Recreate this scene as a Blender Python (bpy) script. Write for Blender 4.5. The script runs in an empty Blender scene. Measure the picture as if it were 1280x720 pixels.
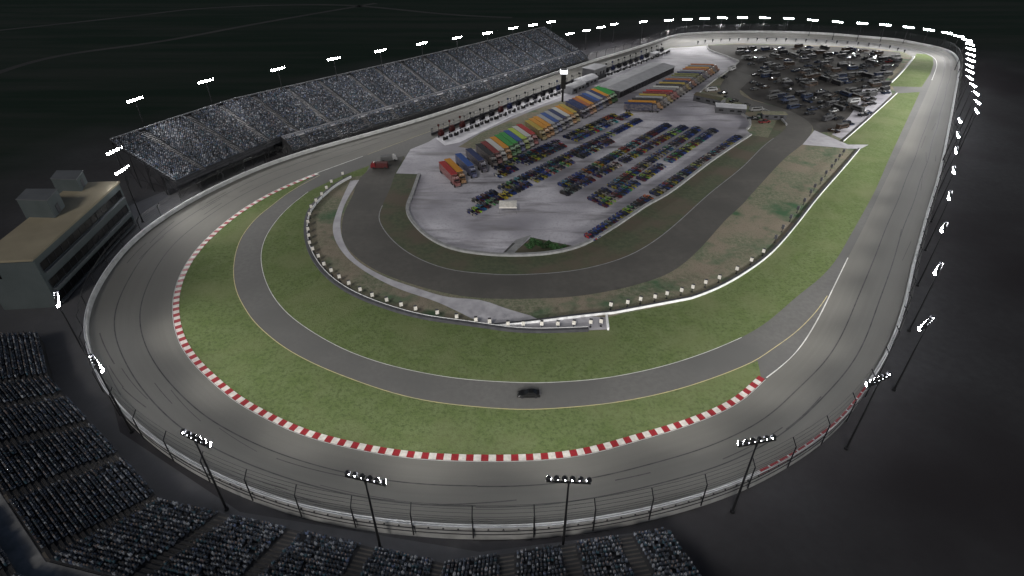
import bpy, bmesh, math, random
import numpy as np
from mathutils import Vector, Matrix
from mathutils.geometry import tessellate_polygon
random.seed(7); rng = np.random.default_rng(7)
S = bpy.context.scene
COL = S.collection
PI = math.pi

# ------------------------------------------------------------------ camera
F = 720.0; H = 90.0; PITCH = math.atan(F / 1049.0)
cd = bpy.data.cameras.new('camera'); cam = bpy.data.objects.new('camera', cd); COL.objects.link(cam)
cam.location = (0, 0, H); cam.rotation_euler = (PI/2 - PITCH, 0, 0)
cd.sensor_width = 36; cd.lens = F / 1280 * 36; cd.clip_start = 1; cd.clip_end = 6000
S.camera = cam

def P(u, v, z=0.0):
    """where the sight line of a surveyed point meets height z"""
    x = (u - 640) / F; y = -(v - 360) / F
    d = (x, math.cos(PITCH) + y * math.sin(PITCH), -math.sin(PITCH) + y * math.cos(PITCH))
    t = (z - H) / d[2]
    return Vector((d[0] * t, d[1] * t, z))
def PX(lst, z=0.0): return [P(u, v, z) for u, v in lst]

# ------------------------------------------------------------------ materials
def nmat(name): 
    m = bpy.data.materials.new(name); m.use_nodes = True
    return m, m.node_tree.nodes, m.node_tree.links, m.node_tree.nodes['Principled BSDF']
def mix(N, L, fac, a, b, typ='MIX'):
    n = N.new('ShaderNodeMix'); n.data_type = 'RGBA'; n.blend_type = typ
    for sock, val in ((n.inputs['Factor'], fac), (n.inputs['A'], a), (n.inputs['B'], b)):
        if hasattr(val, 'is_linked') or hasattr(val, 'links'): L.new(val, sock)
        else: sock.default_value = val if not isinstance(val, tuple) else (*val, 1)[:4]
    return n.outputs['Result']
def coords(N, L, scale=(1, 1, 1), kind='pos', rot=0):
    mp = N.new('ShaderNodeMapping'); mp.inputs['Scale'].default_value = scale; mp.inputs['Rotation'].default_value[2] = rot
    if kind == 'pos': g = N.new('ShaderNodeNewGeometry'); L.new(g.outputs['Position'], mp.inputs['Vector'])
    elif kind == 'uv': g = N.new('ShaderNodeUVMap'); L.new(g.outputs['UV'], mp.inputs['Vector'])
    else: g = N.new('ShaderNodeTexCoord'); L.new(g.outputs['Object'], mp.inputs['Vector'])
    return mp.outputs['Vector']
def noise(N, L, vec, scale, detail=4, rough=.6, lo=.35, hi=.65):
    n = N.new('ShaderNodeTexNoise'); n.inputs['Scale'].default_value = scale
    n.inputs['Detail'].default_value = detail; n.inputs['Roughness'].default_value = rough
    L.new(vec, n.inputs['Vector'])
    r = N.new('ShaderNodeMapRange'); r.inputs['From Min'].default_value = lo; r.inputs['From Max'].default_value = hi
    L.new(n.outputs['Fac'], r.inputs['Value'])
    return r.outputs['Result']
def mat(name, a, b=None, sc=1.0, rough=.85, c=None, sc2=.08, metal=0, kind='pos', stretch=(1, 1, 1), rot=0, spec=.3):
    m, N, L, B = nmat(name)
    B.inputs['Roughness'].default_value = rough; B.inputs['Metallic'].default_value = metal
    B.inputs['Specular IOR Level'].default_value = spec
    if b is None: b = tuple(x * .8 for x in a)
    v = coords(N, L, stretch, kind, rot)
    col = mix(N, L, noise(N, L, v, sc), a, b)
    if c is not None: col = mix(N, L, noise(N, L, v, sc2, 3, .55, .42, .62), col, c)
    L.new(col, B.inputs['Base Color'])
    return m
def paint(name, rough=.35, accent=True):
    """vehicle paint: the colour set on the object, with a second livery colour in bands"""
    m, N, L, B = nmat(name)
    oi = N.new('ShaderNodeObjectInfo')
    base = oi.outputs['Color']
    if accent:
        ramp = N.new('ShaderNodeValToRGB'); ramp.color_ramp.interpolation = 'CONSTANT'
        cs = [(.16, .15, .14), (.015, .015, .02), (.15, .13, .02), (.05, .012, .015), (.015, .03, .10), (.03, .03, .03)]
        e = ramp.color_ramp.elements
        e[0].color = (*cs[0], 1); e[1].position = 1/6; e[1].color = (*cs[1], 1)
        for i in range(2, 6):
            x = e.new(i/6); x.color = (*cs[i], 1)
        L.new(oi.outputs['Random'], ramp.inputs['Fac'])
        v = coords(N, L, (.35, 1.1, .8), 'obj')
        base = mix(N, L, noise(N, L, v, 1.0, 1, .5, .52, .54), base, ramp.outputs['Color'])
    L.new(base, B.inputs['Base Color'])
    B.inputs['Roughness'].default_value = rough; B.inputs['Specular IOR Level'].default_value = .15
    return m
def emis(name, col, s):
    m, N, L, B = nmat(name)
    B.inputs['Base Color'].default_value = (.8, .8, .8, 1)
    B.inputs['Emission Color'].default_value = (*col, 1); B.inputs['Emission Strength'].default_value = s
    return m

M = {}
M['ground'] = mat('dark_ground', (.045, .045, .046), (.03, .032, .034), .35, 1, (.014, .014, .016), .018)
def ground_mat():
    m, N, L, B = nmat('outer_ground'); B.inputs['Roughness'].default_value = 1
    B.inputs['Specular IOR Level'].default_value = .1
    v = coords(N, L, (1, 1, 1))
    fine = noise(N, L, v, .5, 5); big = noise(N, L, v, .012, 4, .55, .4, .6)
    vs = coords(N, L, (.35, 3.2, 1), 'pos', -.12)
    streak = noise(N, L, vs, .012, 4, .6, .42, .64)
    c1 = mix(N, L, fine, (.060, .059, .062), (.050, .050, .052))
    c1 = mix(N, L, big, c1, (.034, .031, .033))
    c2 = mix(N, L, streak, (.012, .022, .015), (.026, .031, .026))
    g = N.new('ShaderNodeNewGeometry'); sx = N.new('ShaderNodeSeparateXYZ'); L.new(g.outputs['Position'], sx.inputs[0])
    wob = noise(N, L, v, .006, 3, .6, .3, .7)
    def mth(op, a, b=None):
        n = N.new('ShaderNodeMath'); n.operation = op
        for i, x in enumerate((a, b)):
            if x is None: continue
            if isinstance(x, (int, float)): n.inputs[i].default_value = x
            else: L.new(x, n.inputs[i])
        return n.outputs[0]
    # paved grounds near the oval, dark grassland beyond: distance from the centre of the oval
    dx = mth('SUBTRACT', sx.outputs['X'], 60); dy = mth('SUBTRACT', sx.outputs['Y'], 230)
    a = mth('ADD', mth('MULTIPLY', dx, .76), mth('MULTIPLY', dy, -.65))
    bb = mth('ADD', mth('MULTIPLY', dx, .65), mth('MULTIPLY', dy, .76))
    r = mth('SQRT', mth('ADD', mth('POWER', mth('DIVIDE', a, 175.), 2), mth('POWER', mth('DIVIDE', bb, 300.), 2)))
    r = mth('ADD', r, mth('MULTIPLY', wob, .25))
    mr = N.new('ShaderNodeMapRange'); mr.inputs['From Min'].default_value = 1.1; mr.inputs['From Max'].default_value = 1.4
    L.new(r, mr.inputs['Value'])
    L.new(mix(N, L, mr.outputs['Result'], c1, c2), B.inputs['Base Color'])
    return m
M['outer'] = ground_mat()
M['lot'] = mat('lot_asphalt', (.078, .077, .081), (.068, .067, .071), .4, .95, (.06, .06, .063), .03)
def track_mat(name, base, dark, groove=True):
    m, N, L, B = nmat(name); B.inputs['Roughness'].default_value = .8; B.inputs['Specular IOR Level'].default_value = .3
    v = coords(N, L, (.012, .9, 1), 'uv'); st = noise(N, L, v, 1.0, 5, .65, .3, .7)
    vp = coords(N, L); fine = noise(N, L, vp, 2.5, 4, .7, .3, .7); big = noise(N, L, vp, .03, 3, .5, .35, .65)
    c = mix(N, L, st, base, tuple(x * .80 for x in base))
    c = mix(N, L, fine, c, tuple(x * .86 for x in base))
    f2 = N.new('ShaderNodeMath'); f2.operation = 'MULTIPLY'; f2.inputs[1].default_value = .5; L.new(big, f2.inputs[0])
    c = mix(N, L, f2.outputs[0], c, dark)
    if groove:
        uv = N.new('ShaderNodeUVMap'); sx = N.new('ShaderNodeSeparateXYZ'); L.new(uv.outputs['UV'], sx.inputs[0])
        r = N.new('ShaderNodeValToRGB'); e = r.color_ramp.elements
        mm = N.new('ShaderNodeMath'); mm.operation = 'DIVIDE'; mm.inputs[1].default_value = 18; L.new(sx.outputs['Y'], mm.inputs[0]); L.new(mm.outputs[0], r.inputs['Fac'])
        e[0].position = .12; e[0].color = (0, 0, 0, 1); e[1].position = 1; e[1].color = (0.75, .75, .75, 1)
        x = e.new(.35); x.color = (.5, .5, .5, 1); x = e.new(.6); x.color = (.2, .2, .2, 1)
        f3 = N.new('ShaderNodeMath'); f3.operation = 'MULTIPLY'; f3.inputs[1].default_value = .55; L.new(r.outputs['Color'], f3.inputs[0])
        c = mix(N, L, f3.outputs[0], c, dark)
    L.new(c, B.inputs['Base Color']); return m
M['track'] = track_mat('racing_asphalt', (.172, .165, .148), (.110, .106, .096))
M['apron'] = mat('apron_asphalt', (.128, .124, .118), (.108, .105, .100), .8, .85, (.098, .096, .092), .03)
M['oldroad'] = mat('old_asphalt', (.085, .080, .072), (.070, .066, .060), .5, .9, (.060, .057, .052), .035)
M['dirt'] = mat('bare_dirt', (.042, .038, .034), (.026, .024, .022), .4, 1, (.05, .046, .042), .03)
def grass_mat():
    m, N, L, B = nmat('mown_grass'); B.inputs['Roughness'].default_value = 1; B.inputs['Specular IOR Level'].default_value = .05
    v = coords(N, L); c = mix(N, L, noise(N, L, v, .28, 4, .6, .36, .64), (.104, .138, .052), (.130, .160, .074))
    c = mix(N, L, noise(N, L, v, 1.1, 4, .7, .46, .66), c, (.078, .102, .040))
    c = mix(N, L, noise(N, L, v, .05, 2, .5, .5, .75), c, (.145, .160, .080))
    L.new(c, B.inputs['Base Color'])
    bp = N.new('ShaderNodeBump'); bp.inputs['Strength'].default_value = .4; bp.inputs['Distance'].default_value = .1
    L.new(noise(N, L, v, 3.0, 4), bp.inputs['Height']); L.new(bp.outputs['Normal'], B.inputs['Normal'])
    return m
M['grass'] = grass_mat()
def scrub_mat():
    m, N, L, B = nmat('worn_turf'); B.inputs['Roughness'].default_value = 1; B.inputs['Specular IOR Level'].default_value = .1
    v = coords(N, L)
    c = mix(N, L, noise(N, L, v, .9, 5, .75, .38, .62), (.20, .19, .14), (.10, .115, .07))
    c = mix(N, L, noise(N, L, v, .045, 4, .6, .44, .60), c, (.20, .17, .13))
    c = mix(N, L, noise(N, L, v, .07, 3, .6, .52, .68), c, (.05, .105, .055))
    c = mix(N, L, noise(N, L, coords(N, L, (1.3, 1, 1)), 1.8, 4, .8, .52, .72), c, (.07, .068, .045))
    L.new(c, B.inputs['Base Color']); return m
M['scrub'] = scrub_mat()
M['darkscrub'] = mat('dark_turf', (.075, .085, .048), (.048, .058, .034), .7, 1, (.085, .07, .05), .06)
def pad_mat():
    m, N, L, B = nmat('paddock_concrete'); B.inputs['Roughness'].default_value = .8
    v = coords(N, L); c = mix(N, L, noise(N, L, v, .028, 3, .5, .40, .60), (.45, .435, .47), (.22, .21, .235))  # broad blotches paint the patchy pools of lamp light into the concrete
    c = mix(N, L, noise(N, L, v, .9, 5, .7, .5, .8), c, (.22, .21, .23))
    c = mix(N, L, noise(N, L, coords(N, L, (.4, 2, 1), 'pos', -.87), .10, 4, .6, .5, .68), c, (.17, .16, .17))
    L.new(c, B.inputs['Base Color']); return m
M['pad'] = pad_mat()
M['pitpad'] = mat('pale_pit_concrete', (.62, .61, .63), (.50, .49, .52), .3, .8)
M['slab'] = mat('light_concrete', (.40, .39, .41), (.30, .29, .31), .25, .85)
M['wallw'] = mat('painted_concrete', (.78, .78, .78), (.62, .62, .62), .6, .6)
M['barr'] = mat('wall_concrete', (.50, .50, .49), (.36, .36, .35), .35, .7)
M['conc'] = mat('plain_concrete', (.26, .26, .26), (.18, .18, .18), .5, .85)
M['farroad'] = mat('dusty_road', (.045, .045, .042), (.03, .03, .029), .02, 1)
M['dconc'] = mat('dark_concrete', (.09, .09, .095), (.06, .06, .065), .5, .9)
M['red'] = mat('red_paint', (.28, .022, .028), (.20, .02, .022), 1.5, .5)
M['white'] = mat('white_paint', (.60, .57, .52), (.44, .42, .38), 1.2, .6)
M['yellow'] = mat('faded_yellow_line', (.50, .42, .20), (.36, .32, .2), .6, .7)
M['line'] = mat('white_line', (.66, .66, .62), (.45, .45, .43), .5, .7)
M['seam'] = mat('tar_seam', (.035, .035, .034), (.065, .064, .06), .4, .6)
M['skid'] = mat('rubber_marks', (.055, .053, .05), (.08, .078, .074), .5, .8)
M['steel'] = mat('galvanised_steel', (.22, .22, .23), (.14, .14, .15), 2, .5, metal=.6)
M['dsteel'] = mat('dark_steel', (.03, .03, .032), (.02, .02, .022), 2, .5, metal=.3)
M['cable'] = mat('fence_cable', (.05, .05, .05), (.035, .035, .035), 2, .5)
M['housing'] = mat('lamp_housing', (.035, .035, .038), (.02, .02, .022), 3, .45)
M['lens'] = emis('lamp_lens', (.93, .95, 1), 260)
M['glow'] = emis('lit_scoreboard', (.95, .97, 1), 1.6)
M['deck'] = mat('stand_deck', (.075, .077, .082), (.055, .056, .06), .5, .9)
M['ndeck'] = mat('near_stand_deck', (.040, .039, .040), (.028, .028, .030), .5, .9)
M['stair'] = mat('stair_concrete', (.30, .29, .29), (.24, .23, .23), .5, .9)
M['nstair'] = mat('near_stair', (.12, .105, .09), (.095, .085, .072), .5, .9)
M['roof'] = mat('tan_roof', (.30, .26, .18), (.25, .215, .15), .12, .9)
M['facade'] = mat('grey_facade', (.12, .125, .13), (.10, .105, .11), .2, .8)
M['facade2'] = mat('greenish_facade', (.085, .10, .102), (.07, .085, .086), .2, .8)
M['glass'] = mat('dark_glass', (.006, .006, .007), (.012, .012, .012), .5, .15, spec=.5)
M['cglass'] = mat('car_glass', (.008, .008, .009), (.012, .012, .012), .5, .5, spec=.2)
M['grey'] = mat('grey_sheet', (.24, .24, .25), (.19, .19, .2), .3, .7)
M['lgrey'] = mat('pale_sheet_roof', (.44, .44, .46), (.34, .34, .36), .25, .6)
M['dgrey'] = mat('dark_sheet', (.06, .06, .065), (.04, .04, .045), .6, .7)
M['matt'] = paint('matt_paint', .9, False); M['paint'] = paint('car_paint', .6); M['plain'] = paint('plain_paint', .8, False)
M['roofdark'] = mat('weathered_roof', (.055, .055, .06), (.03, .03, .03), .15, .7)
M['black'] = mat('black_paint', (.006, .006, .006), (.01, .01, .01), 2, .3)
M['tyre'] = mat('tyre_rubber', (.012, .012, .012), (.02, .02, .02), 3, .8)
M['bush'] = mat('bush_leaves', (.02, .055, .018), (.035, .08, .028), 1.5, 1)
def side_mat():
    m, N, L, B = nmat('livery_panel'); B.inputs['Roughness'].default_value = .4
    oi = N.new('ShaderNodeObjectInfo'); v = coords(N, L, (.5, 3, 1.3), 'obj')
    c = mix(N, L, noise(N, L, v, 1.1, 2, .6, .45, .55), (.02, .02, .025), (.10, .08, .07))
    c = mix(N, L, .30, c, oi.outputs['Color'], 'MIX')
    c = mix(N, L, noise(N, L, v, 2.3, 2, .6, .6, .66), c, (.14, .125, .11))
    L.new(c, B.inputs['Base Color']); return m
M['livery'] = side_mat()
def crowd_mat(name, k):
    m, N, L, B = nmat(name); B.inputs['Roughness'].default_value = .9
    a = N.new('ShaderNodeAttribute'); a.attribute_name = 'cloth'
    L.new(mix(N, L, 1.0, a.outputs['Color'], (k, k, k), 'MULTIPLY'), B.inputs['Base Color']); return m
M['crowd'] = crowd_mat('spectator_clothes', 1.0)

# ------------------------------------------------------------------ mesh helpers
def tag(o, label=None, cat=None, group=None, kind=None):
    if label: o['label'] = label
    if cat: o['category'] = cat
    if group: o['group'] = group
    if kind: o['kind'] = kind
    return o
def link(name, me, mats, parent=None):
    for m in (mats if isinstance(mats, (list, tuple)) else [mats]): me.materials.append(m)
    o = bpy.data.objects.new(name, me); COL.objects.link(o)
    if parent: o.parent = parent
    return o
def empty(name, loc, rz=0):
    o = bpy.data.objects.new(name, None); COL.objects.link(o); o.location = loc; o.rotation_euler = (0, 0, rz)
    o.empty_display_size = .5
    return o
def copy_tree(o, parent=None):
    c = o.copy(); COL.objects.link(c); c.parent = parent
    for ch in list(o.children): copy_tree(ch, c)
    return c
class MB:
    def __init__(s): s.v = []; s.f = []; s.m = []; s.smooth = []
    def add(s, vs, fs, mi=0, sm=False):
        b = len(s.v); s.v += [tuple(x) for x in vs]
        for f in fs: s.f.append([b + i for i in f]); s.m.append(mi); s.smooth.append(sm)
    def box(s, c, d, mi=0, M4=None, taper=1.0, top_mi=None):
        x, y, z = (d[0]/2, d[1]/2, d[2]/2); t = taper
        vs = [(-x,-y,-z),(x,-y,-z),(x,y,-z),(-x,y,-z),(-x*t,-y*t,z),(x*t,-y*t,z),(x*t,y*t,z),(-x*t,y*t,z)]
        vs = [Vector(v) + Vector(c) for v in vs]
        if M4: vs = [M4 @ v for v in vs]
        s.add(vs, [(0,3,2,1),(0,1,5,4),(1,2,6,5),(2,3,7,6),(3,0,4,7)], mi)
        s.add(vs, [(4,5,6,7)], mi if top_mi is None else top_mi)
    def tube(s, a, b, r, n=6, r2=None, mi=0, caps=True):
        a = Vector(a); b = Vector(b); d = (b - a).normalized(); r2 = r if r2 is None else r2
        u = d.orthogonal().normalized(); w = d.cross(u)
        vs = [a + (u*math.cos(2*PI*i/n) + w*math.sin(2*PI*i/n))*r for i in range(n)] + [b + (u*math.cos(2*PI*i/n) + w*math.sin(2*PI*i/n))*r2 for i in range(n)]
        fs = [(i, (i+1) % n, n+(i+1) % n, n+i) for i in range(n)]
        s.add(vs, fs, mi, n > 4)
        if caps: s.add(vs, [tuple(range(n-1, -1, -1)), tuple(range(n, 2*n))], mi)
    def poly(s, pts, mi=0):
        t = tessellate_polygon([[Vector((p[0], p[1], 0)) for p in pts]])
        area = sum(pts[i][0]*pts[(i+1) % len(pts)][1] - pts[(i+1) % len(pts)][0]*pts[i][1] for i in range(len(pts)))
        fs = []
        for a, b, c in t:
            A, B_, C = pts[a], pts[b], pts[c]
            cr = (B_[0]-A[0])*(C[1]-A[1]) - (B_[1]-A[1])*(C[0]-A[0])
            fs.append((a, b, c) if cr > 0 else (a, c, b))
        s.add(pts, fs, mi)
    def prism(s, pts, z0, z1, mi=0, top_mi=None):
        """vertical prism over a footprint"""
        n = len(pts); tm = mi if top_mi is None else top_mi
        area = sum(pts[i][0]*pts[(i+1) % n][1] - pts[(i+1) % n][0]*pts[i][1] for i in range(n))
        if area < 0: pts = pts[::-1]
        lo = [(p[0], p[1], z0) for p in pts]; hi = [(p[0], p[1], z1) for p in pts]
        s.add(lo + hi, [(i, (i+1) % n, n+(i+1) % n, n+i) for i in range(n)], mi)
        s.poly(hi, tm)
    def build(s, name, mats, parent=None):
        me = bpy.data.meshes.new(name); me.from_pydata(s.v, [], s.f)
        me.polygons.foreach_set('material_index', s.m); me.polygons.foreach_set('use_smooth', s.smooth); me.update()
        return link(name, me, mats, parent)

def resample(pts, step, closed=False):
    pts = [Vector(p) for p in pts]
    if closed: pts = pts + [pts[0]]
    d = [0]
    for i in range(len(pts)-1): d.append(d[-1] + (pts[i+1]-pts[i]).length)
    n = max(2, round(d[-1]/step)); out = []; j = 0
    for i in range(n if closed else n+1):
        t = d[-1]*i/n
        while j < len(d)-2 and d[j+1] < t: j += 1
        k = (t-d[j])/max(1e-9, d[j+1]-d[j]); out.append(pts[j].lerp(pts[j+1], k))
    return out
def catmull(pts, closed=False, sub=8):
    n = len(pts); out = []
    rg = range(n) if closed else range(n-1)
    for i in rg:
        g = (lambda k: pts[k % n]) if closed else (lambda k: pts[min(max(k, 0), n-1)])
        p0, p1, p2, p3 = g(i-1), g(i), g(i+1), g(i+2)
        for k in range(sub):
            t = k/sub
            out.append(.5*((2*p1) + (p2-p0)*t + (2*p0-5*p1+4*p2-p3)*t*t + (3*p1-p0-3*p2+p3)*t**3))
    if not closed: out.append(pts[-1])
    return out
def smooth(pts, it, closed=False):
    for _ in range(it):
        n = len(pts); q = []
        for i in range(n):
            if not closed and i in (0, n-1): q.append(pts[i]); continue
            q.append(pts[i]*.5 + pts[i-1]*.25 + pts[(i+1) % n]*.25)
        pts = q
    return pts
def curve(px, z=0.0, step=3, it=4, closed=False):
    return smooth(resample(catmull(PX(px, z), closed), step, closed), it, closed)
def normals(pts, closed=False):
    n = len(pts); out = []
    for i in range(n):
        a = pts[i-1] if (closed or i > 0) else pts[i]; b = pts[(i+1) % n] if (closed or i < n-1) else pts[i]
        d = (b-a); d.z = 0; d.normalize(); out.append(Vector((d.y, -d.x, 0)))     # to the right of travel
    return out
def ribbon(name, pts, w, z, m, closed=False, off=0, parent=None):
    ns = normals(pts, closed); mb = MB(); n = len(pts)
    vs = []
    for p, q in zip(pts, ns):
        zz = z if z is not None else p.z
        a = p + q*(off - w/2); b = p + q*(off + w/2)
        vs += [(a.x, a.y, zz), (b.x, b.y, zz)]
    fs = []
    for i in range(n if closed else n-1):
        j = (i+1) % n; fs.append((2*i, 2*i+1, 2*j+1, 2*j))
    mb.add(vs, fs); return mb.build(name, m, parent)
def wallmesh(mb, pts, w, z0, z1, closed=False, mi=0, top=None, off=0):
    """extruded wall; z0/z1 numbers or lists"""
    ns = normals(pts, closed); n = len(pts); vs = []
    for i, (p, q) in enumerate(zip(pts, ns)):
        a0 = z0[i] if isinstance(z0, list) else z0; a1 = z1[i] if isinstance(z1, list) else z1
        a = p + q*(off-w/2); b = p + q*(off+w/2)
        vs += [(a.x, a.y, a0), (b.x, b.y, a0), (b.x, b.y, a1), (a.x, a.y, a1)]
    side = []; tp = []
    for i in range(n if closed else n-1):
        j = (i+1) % n; A = 4*i; B = 4*j
        side += [(A+1, B+1, B+2, A+2), (A+3, B+3, B, A)]; tp.append((A+2, B+2, B+3, A+3))
    mb.add(vs, side, mi); mb.add(vs, tp, mi if top is None else top)
    if not closed:
        e = 4*(n-1); mb.add(vs, [(0, 1, 2, 3), (e+3, e+2, e+1, e)], mi)
def struct(o): o['kind'] = 'structure'; return o
def surf(name, pts, z, m):
    mb = MB(); mb.poly([(p[0], p[1], z) for p in pts]); return struct(mb.build(name, m))

# ------------------------------------------------------------------ light: night, floodlit
def sky():
    w = bpy.data.worlds.new('World'); S.world = w; w.use_nodes = True
    N, L = w.node_tree.nodes, w.node_tree.links
    bg = N['Background']; st = N.new('ShaderNodeTexSky'); st.sky_type = 'NISHITA'; st.sun_disc = False
    st.sun_elevation = math.radians(38); st.sun_rotation = math.radians(200)
    L.new(st.outputs['Color'], bg.inputs['Color']); bg.inputs['Strength'].default_value = .022
    sd = bpy.data.lights.new('fill_sun', 'SUN'); sd.energy = 1.15; sd.angle = math.radians(12); sd.color = (1, .96, .9)  # added sun lamp for ambient fill and near wall faces; no moon is seen
    so = bpy.data.objects.new('fill_sun', sd); COL.objects.link(so)
    d = Vector((math.sin(math.radians(200))*math.cos(math.radians(38)), math.cos(math.radians(200))*math.cos(math.radians(38)), math.sin(math.radians(38))))
    so.rotation_euler = d.to_track_quat('Z', 'Y').to_euler()
sky()
S.view_settings.view_transform = 'Standard'; S.view_settings.look = 'None'; S.view_settings.exposure = 0; S.view_settings.gamma = 1
S.cycles.use_light_tree = True; S.cycles.max_bounces = 3; S.cycles.diffuse_bounces = 2; S.cycles.glossy_bounces = 2

# ------------------------------------------------------------------ the oval
A_PX = [(592,661,2.5),(530,658,2.5),(470,652,2.5),(413,643,2.5),(360,630,2.5),(310,612,2.5),(267,594,2.5),(230,573,2.5),(197,552,2.5),(167,526,2.5),(143,500,2.5),(127,472,2.5),
 (115,440,2.5),(110,415,2.5),(113,388,2.5),(127,357,2.5),(150,323,2.5),(180,293,2.3),(217,267,2.1),(260,242,1.8),(320,214,1.4),(370,196,1.1),(410,184,1),(453,172,1),(520,153,1),(587,131,1),
 (640,112,1),(700,91,1),(740,78,1),(793,62,1.4),(827,51,1.8),(853,44,2.1),(907,41.5,2.5),(960,41,2.5),(1027,43,2.5),(1077,47,2.5),(1123,51,2.5),(1147,56,2.4),(1173,61,2.2),(1190,68,2),(1197,80,1.7),
 (1196,98,1.4),(1192,120,1.1),(1187,147,1),(1177,197,1),(1168,233,1),(1157,267,1.1),(1147,303,1.3),(1137,340,1.6),(1130,373,1.9),(1119,410,2.2),(1103,447,2.4),(1085,478,2.5),(1060,513,2.5),
 (1037,537,2.5),(1003,562,2.5),(960,587,2.5),(927,603,2.5),(882,619,2.5),(830,634,2.5),(773,646,2.5),(715,656,2.5),(652,661,2.5)]
A = smooth(resample(catmull([P(u, v, z) for u, v, z in A_PX], True), 2.5, True), 10, True)
B_W = [(640,577),(587,577),(520,574),(470,567),(427,558),(387,548),(350,533),(320,517),(290,500),(267,479),(243,457),(223,427),(216,397),(217,367),(230,333),(253,303),(287,273),(318,252),(355,233),(393,217.5)]
B_F = [(455,195),(530,167),(587,148),(640,129),(730,98),(790,76),(827,63),(852,54.5),(880,50),(930,47.5),(1000,48),(1070,51.5),(1120,57.5),(1150,64),(1166,71),(1171,79),(1168,92),
       (1152,130),(1128,182),(1098,245),(1079,285),(1060,322)]
B_R = [(1043,357),(1020,403),(993,443),(958,472),(927,503),(887,522),(847,537),(807,548),(773,558),(740,568),(690,575)]
B = smooth(resample(catmull(PX(B_W + B_F + B_R), True), 2.5, True), 6, True)
def nearest(p, poly, lo=None):
    best = None
    n = len(poly)
    for i in range(n):
        a = poly[i]; b = poly[(i+1) % n]; ab = b-a; t = max(0, min(1, ((p-a).dot(ab))/max(1e-9, ab.length_squared)))
        q = a + ab*t; d = (q-p).length_squared
        if best is None or d < best[0]: best = (d, i, t)
    return best
Af = [Vector((p.x, p.y, 0)) for p in A]
nB = len(B)
idx = []
for p in Af:
    _, i, t = nearest(p, B); idx.append(i+t)
# unwrap and smooth the matching so that the ring mesh stays regular
un = [idx[0]]
for k in range(1, len(idx)):
    d = idx[k]-(un[-1] % nB); d = (d + nB/2) % nB - nB/2; un.append(un[-1]+max(0, d))
tot = nB*round((un[-1]-un[0])/nB) or nB
m_ = len(un); ext = np.array(un)
for _ in range(30):
    prev = np.concatenate([[ext[-1]-tot], ext[:-1]]); nxt = np.concatenate([ext[1:], [ext[0]+tot]]); ext = ext*.5 + prev*.25 + nxt*.25
def onB(x):
    x = x % nB; i = int(x); return B[i].lerp(B[(i+1) % nB], x-i)
IN = [onB(x) for x in ext]
Z_IN = .03
nA = len(A)
# surface of the banked ring
ROWS = 9
mb = MB(); vs = []; uvs = []
arc = [0.0]
for i in range(nA): arc.append(arc[-1] + (A[(i+1) % nA]-A[i]).length)
for i in range(nA+1):
    a = A[i % nA]; b = IN[i % nA]
    wd = math.hypot(a.x-b.x, a.y-b.y)
    for r in range(ROWS+1):
        t = r/ROWS; p = b.lerp(a, t); vs.append((p.x, p.y, Z_IN + (a.z-Z_IN)*t)); uvs.append((arc[i], t*wd))
fs = []
for i in range(nA):
    for r in range(ROWS):
        q = i*(ROWS+1)+r; fs.append((q, q+1, q+ROWS+2, q+ROWS+1))
mb.add(vs, fs, 0, True)
o = mb.build('race_track', M['track']); struct(o)
me = o.data; uvl = me.uv_layers.new(name='UVMap')
vi = np.zeros(len(me.loops), dtype=np.int32); me.loops.foreach_get('vertex_index', vi)
uvl.data.foreach_set('uv', np.array(uvs, dtype=np.float32)[vi].ravel())
import bmesh as _b
if me.polygons[0].normal.z < 0: me.flip_normals()
def trackpt(i, t, dz=0.0):
    a = A[i % nA]; b = IN[i % nA]; p = b.lerp(a, t); p.z = Z_IN + (a.z-Z_IN)*t + dz; return p
def track_strip(name, t, w, m, i0=0, i1=None, dz=.012, wav=0):
    i1 = nA if i1 is None else i1; mb = MB(); vs = []
    for i in range(i0, i1+1):
        wd = (A[i % nA]-IN[i % nA]).length; tt = t + wav*math.sin(i*.31)*.3/wd
        for s_ in (-.5, .5):
            vs.append(trackpt(i, tt + s_*w/wd, dz))
    fs = [(2*k, 2*k+1, 2*k+3, 2*k+2) for k in range(i1-i0)]
    mb.add(vs, fs); o = mb.build(name, m)
    if o.data.polygons[0].normal.z < 0: o.data.flip_normals()
    return struct(o)
track_strip('track_seam', .40, .27, M['seam'], wav=.4)
track_strip('track_seam', .70, .27, M['seam'], wav=.6)
# short skid marks near the wall
mb = MB()
for k in range(60):
    i = random.randrange(nA); t = random.uniform(.45, .93); ln = random.randint(2, 7); w = random.uniform(.12, .3)
    dr = random.uniform(-.012, .016); vs = []
    for q in range(ln+1):
        wd = 18.; tt = t + dr*q
        if tt > .96: tt = .96
        vs += [trackpt(i+q, tt-w/2/wd, .02), trackpt(i+q, tt+w/2/wd, .02)]
    mb.add(vs, [(2*q, 2*q+2, 2*q+3, 2*q+1) for q in range(ln)])
o = mb.build('skid_marks', M['skid']); struct(o)

# outer ground: one sheet to the horizon
g = 3000; mb = MB(); mb.add([(-g, -g+1000, -.02), (g, -g+1000, -.02), (g, g+1000, -.02), (-g, g+1000, -.02)], [(0, 1, 2, 3)])
struct(mb.build('ground', M['outer']))
# infield asphalt
surf('apron_pavement', [(p.x, p.y) for p in B], Z_IN, M['apron'])

# kerb and lines on the inner edge
def idxB(u, v):
    p = P(u, v); return min(range(nB), key=lambda i: (B[i]-p).length)
def runB(i0, i1):
    out = []; i = i0
    while True:
        out.append(B[i % nB])
        if i % nB == i1 % nB: break
        i += 1
    return out
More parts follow.
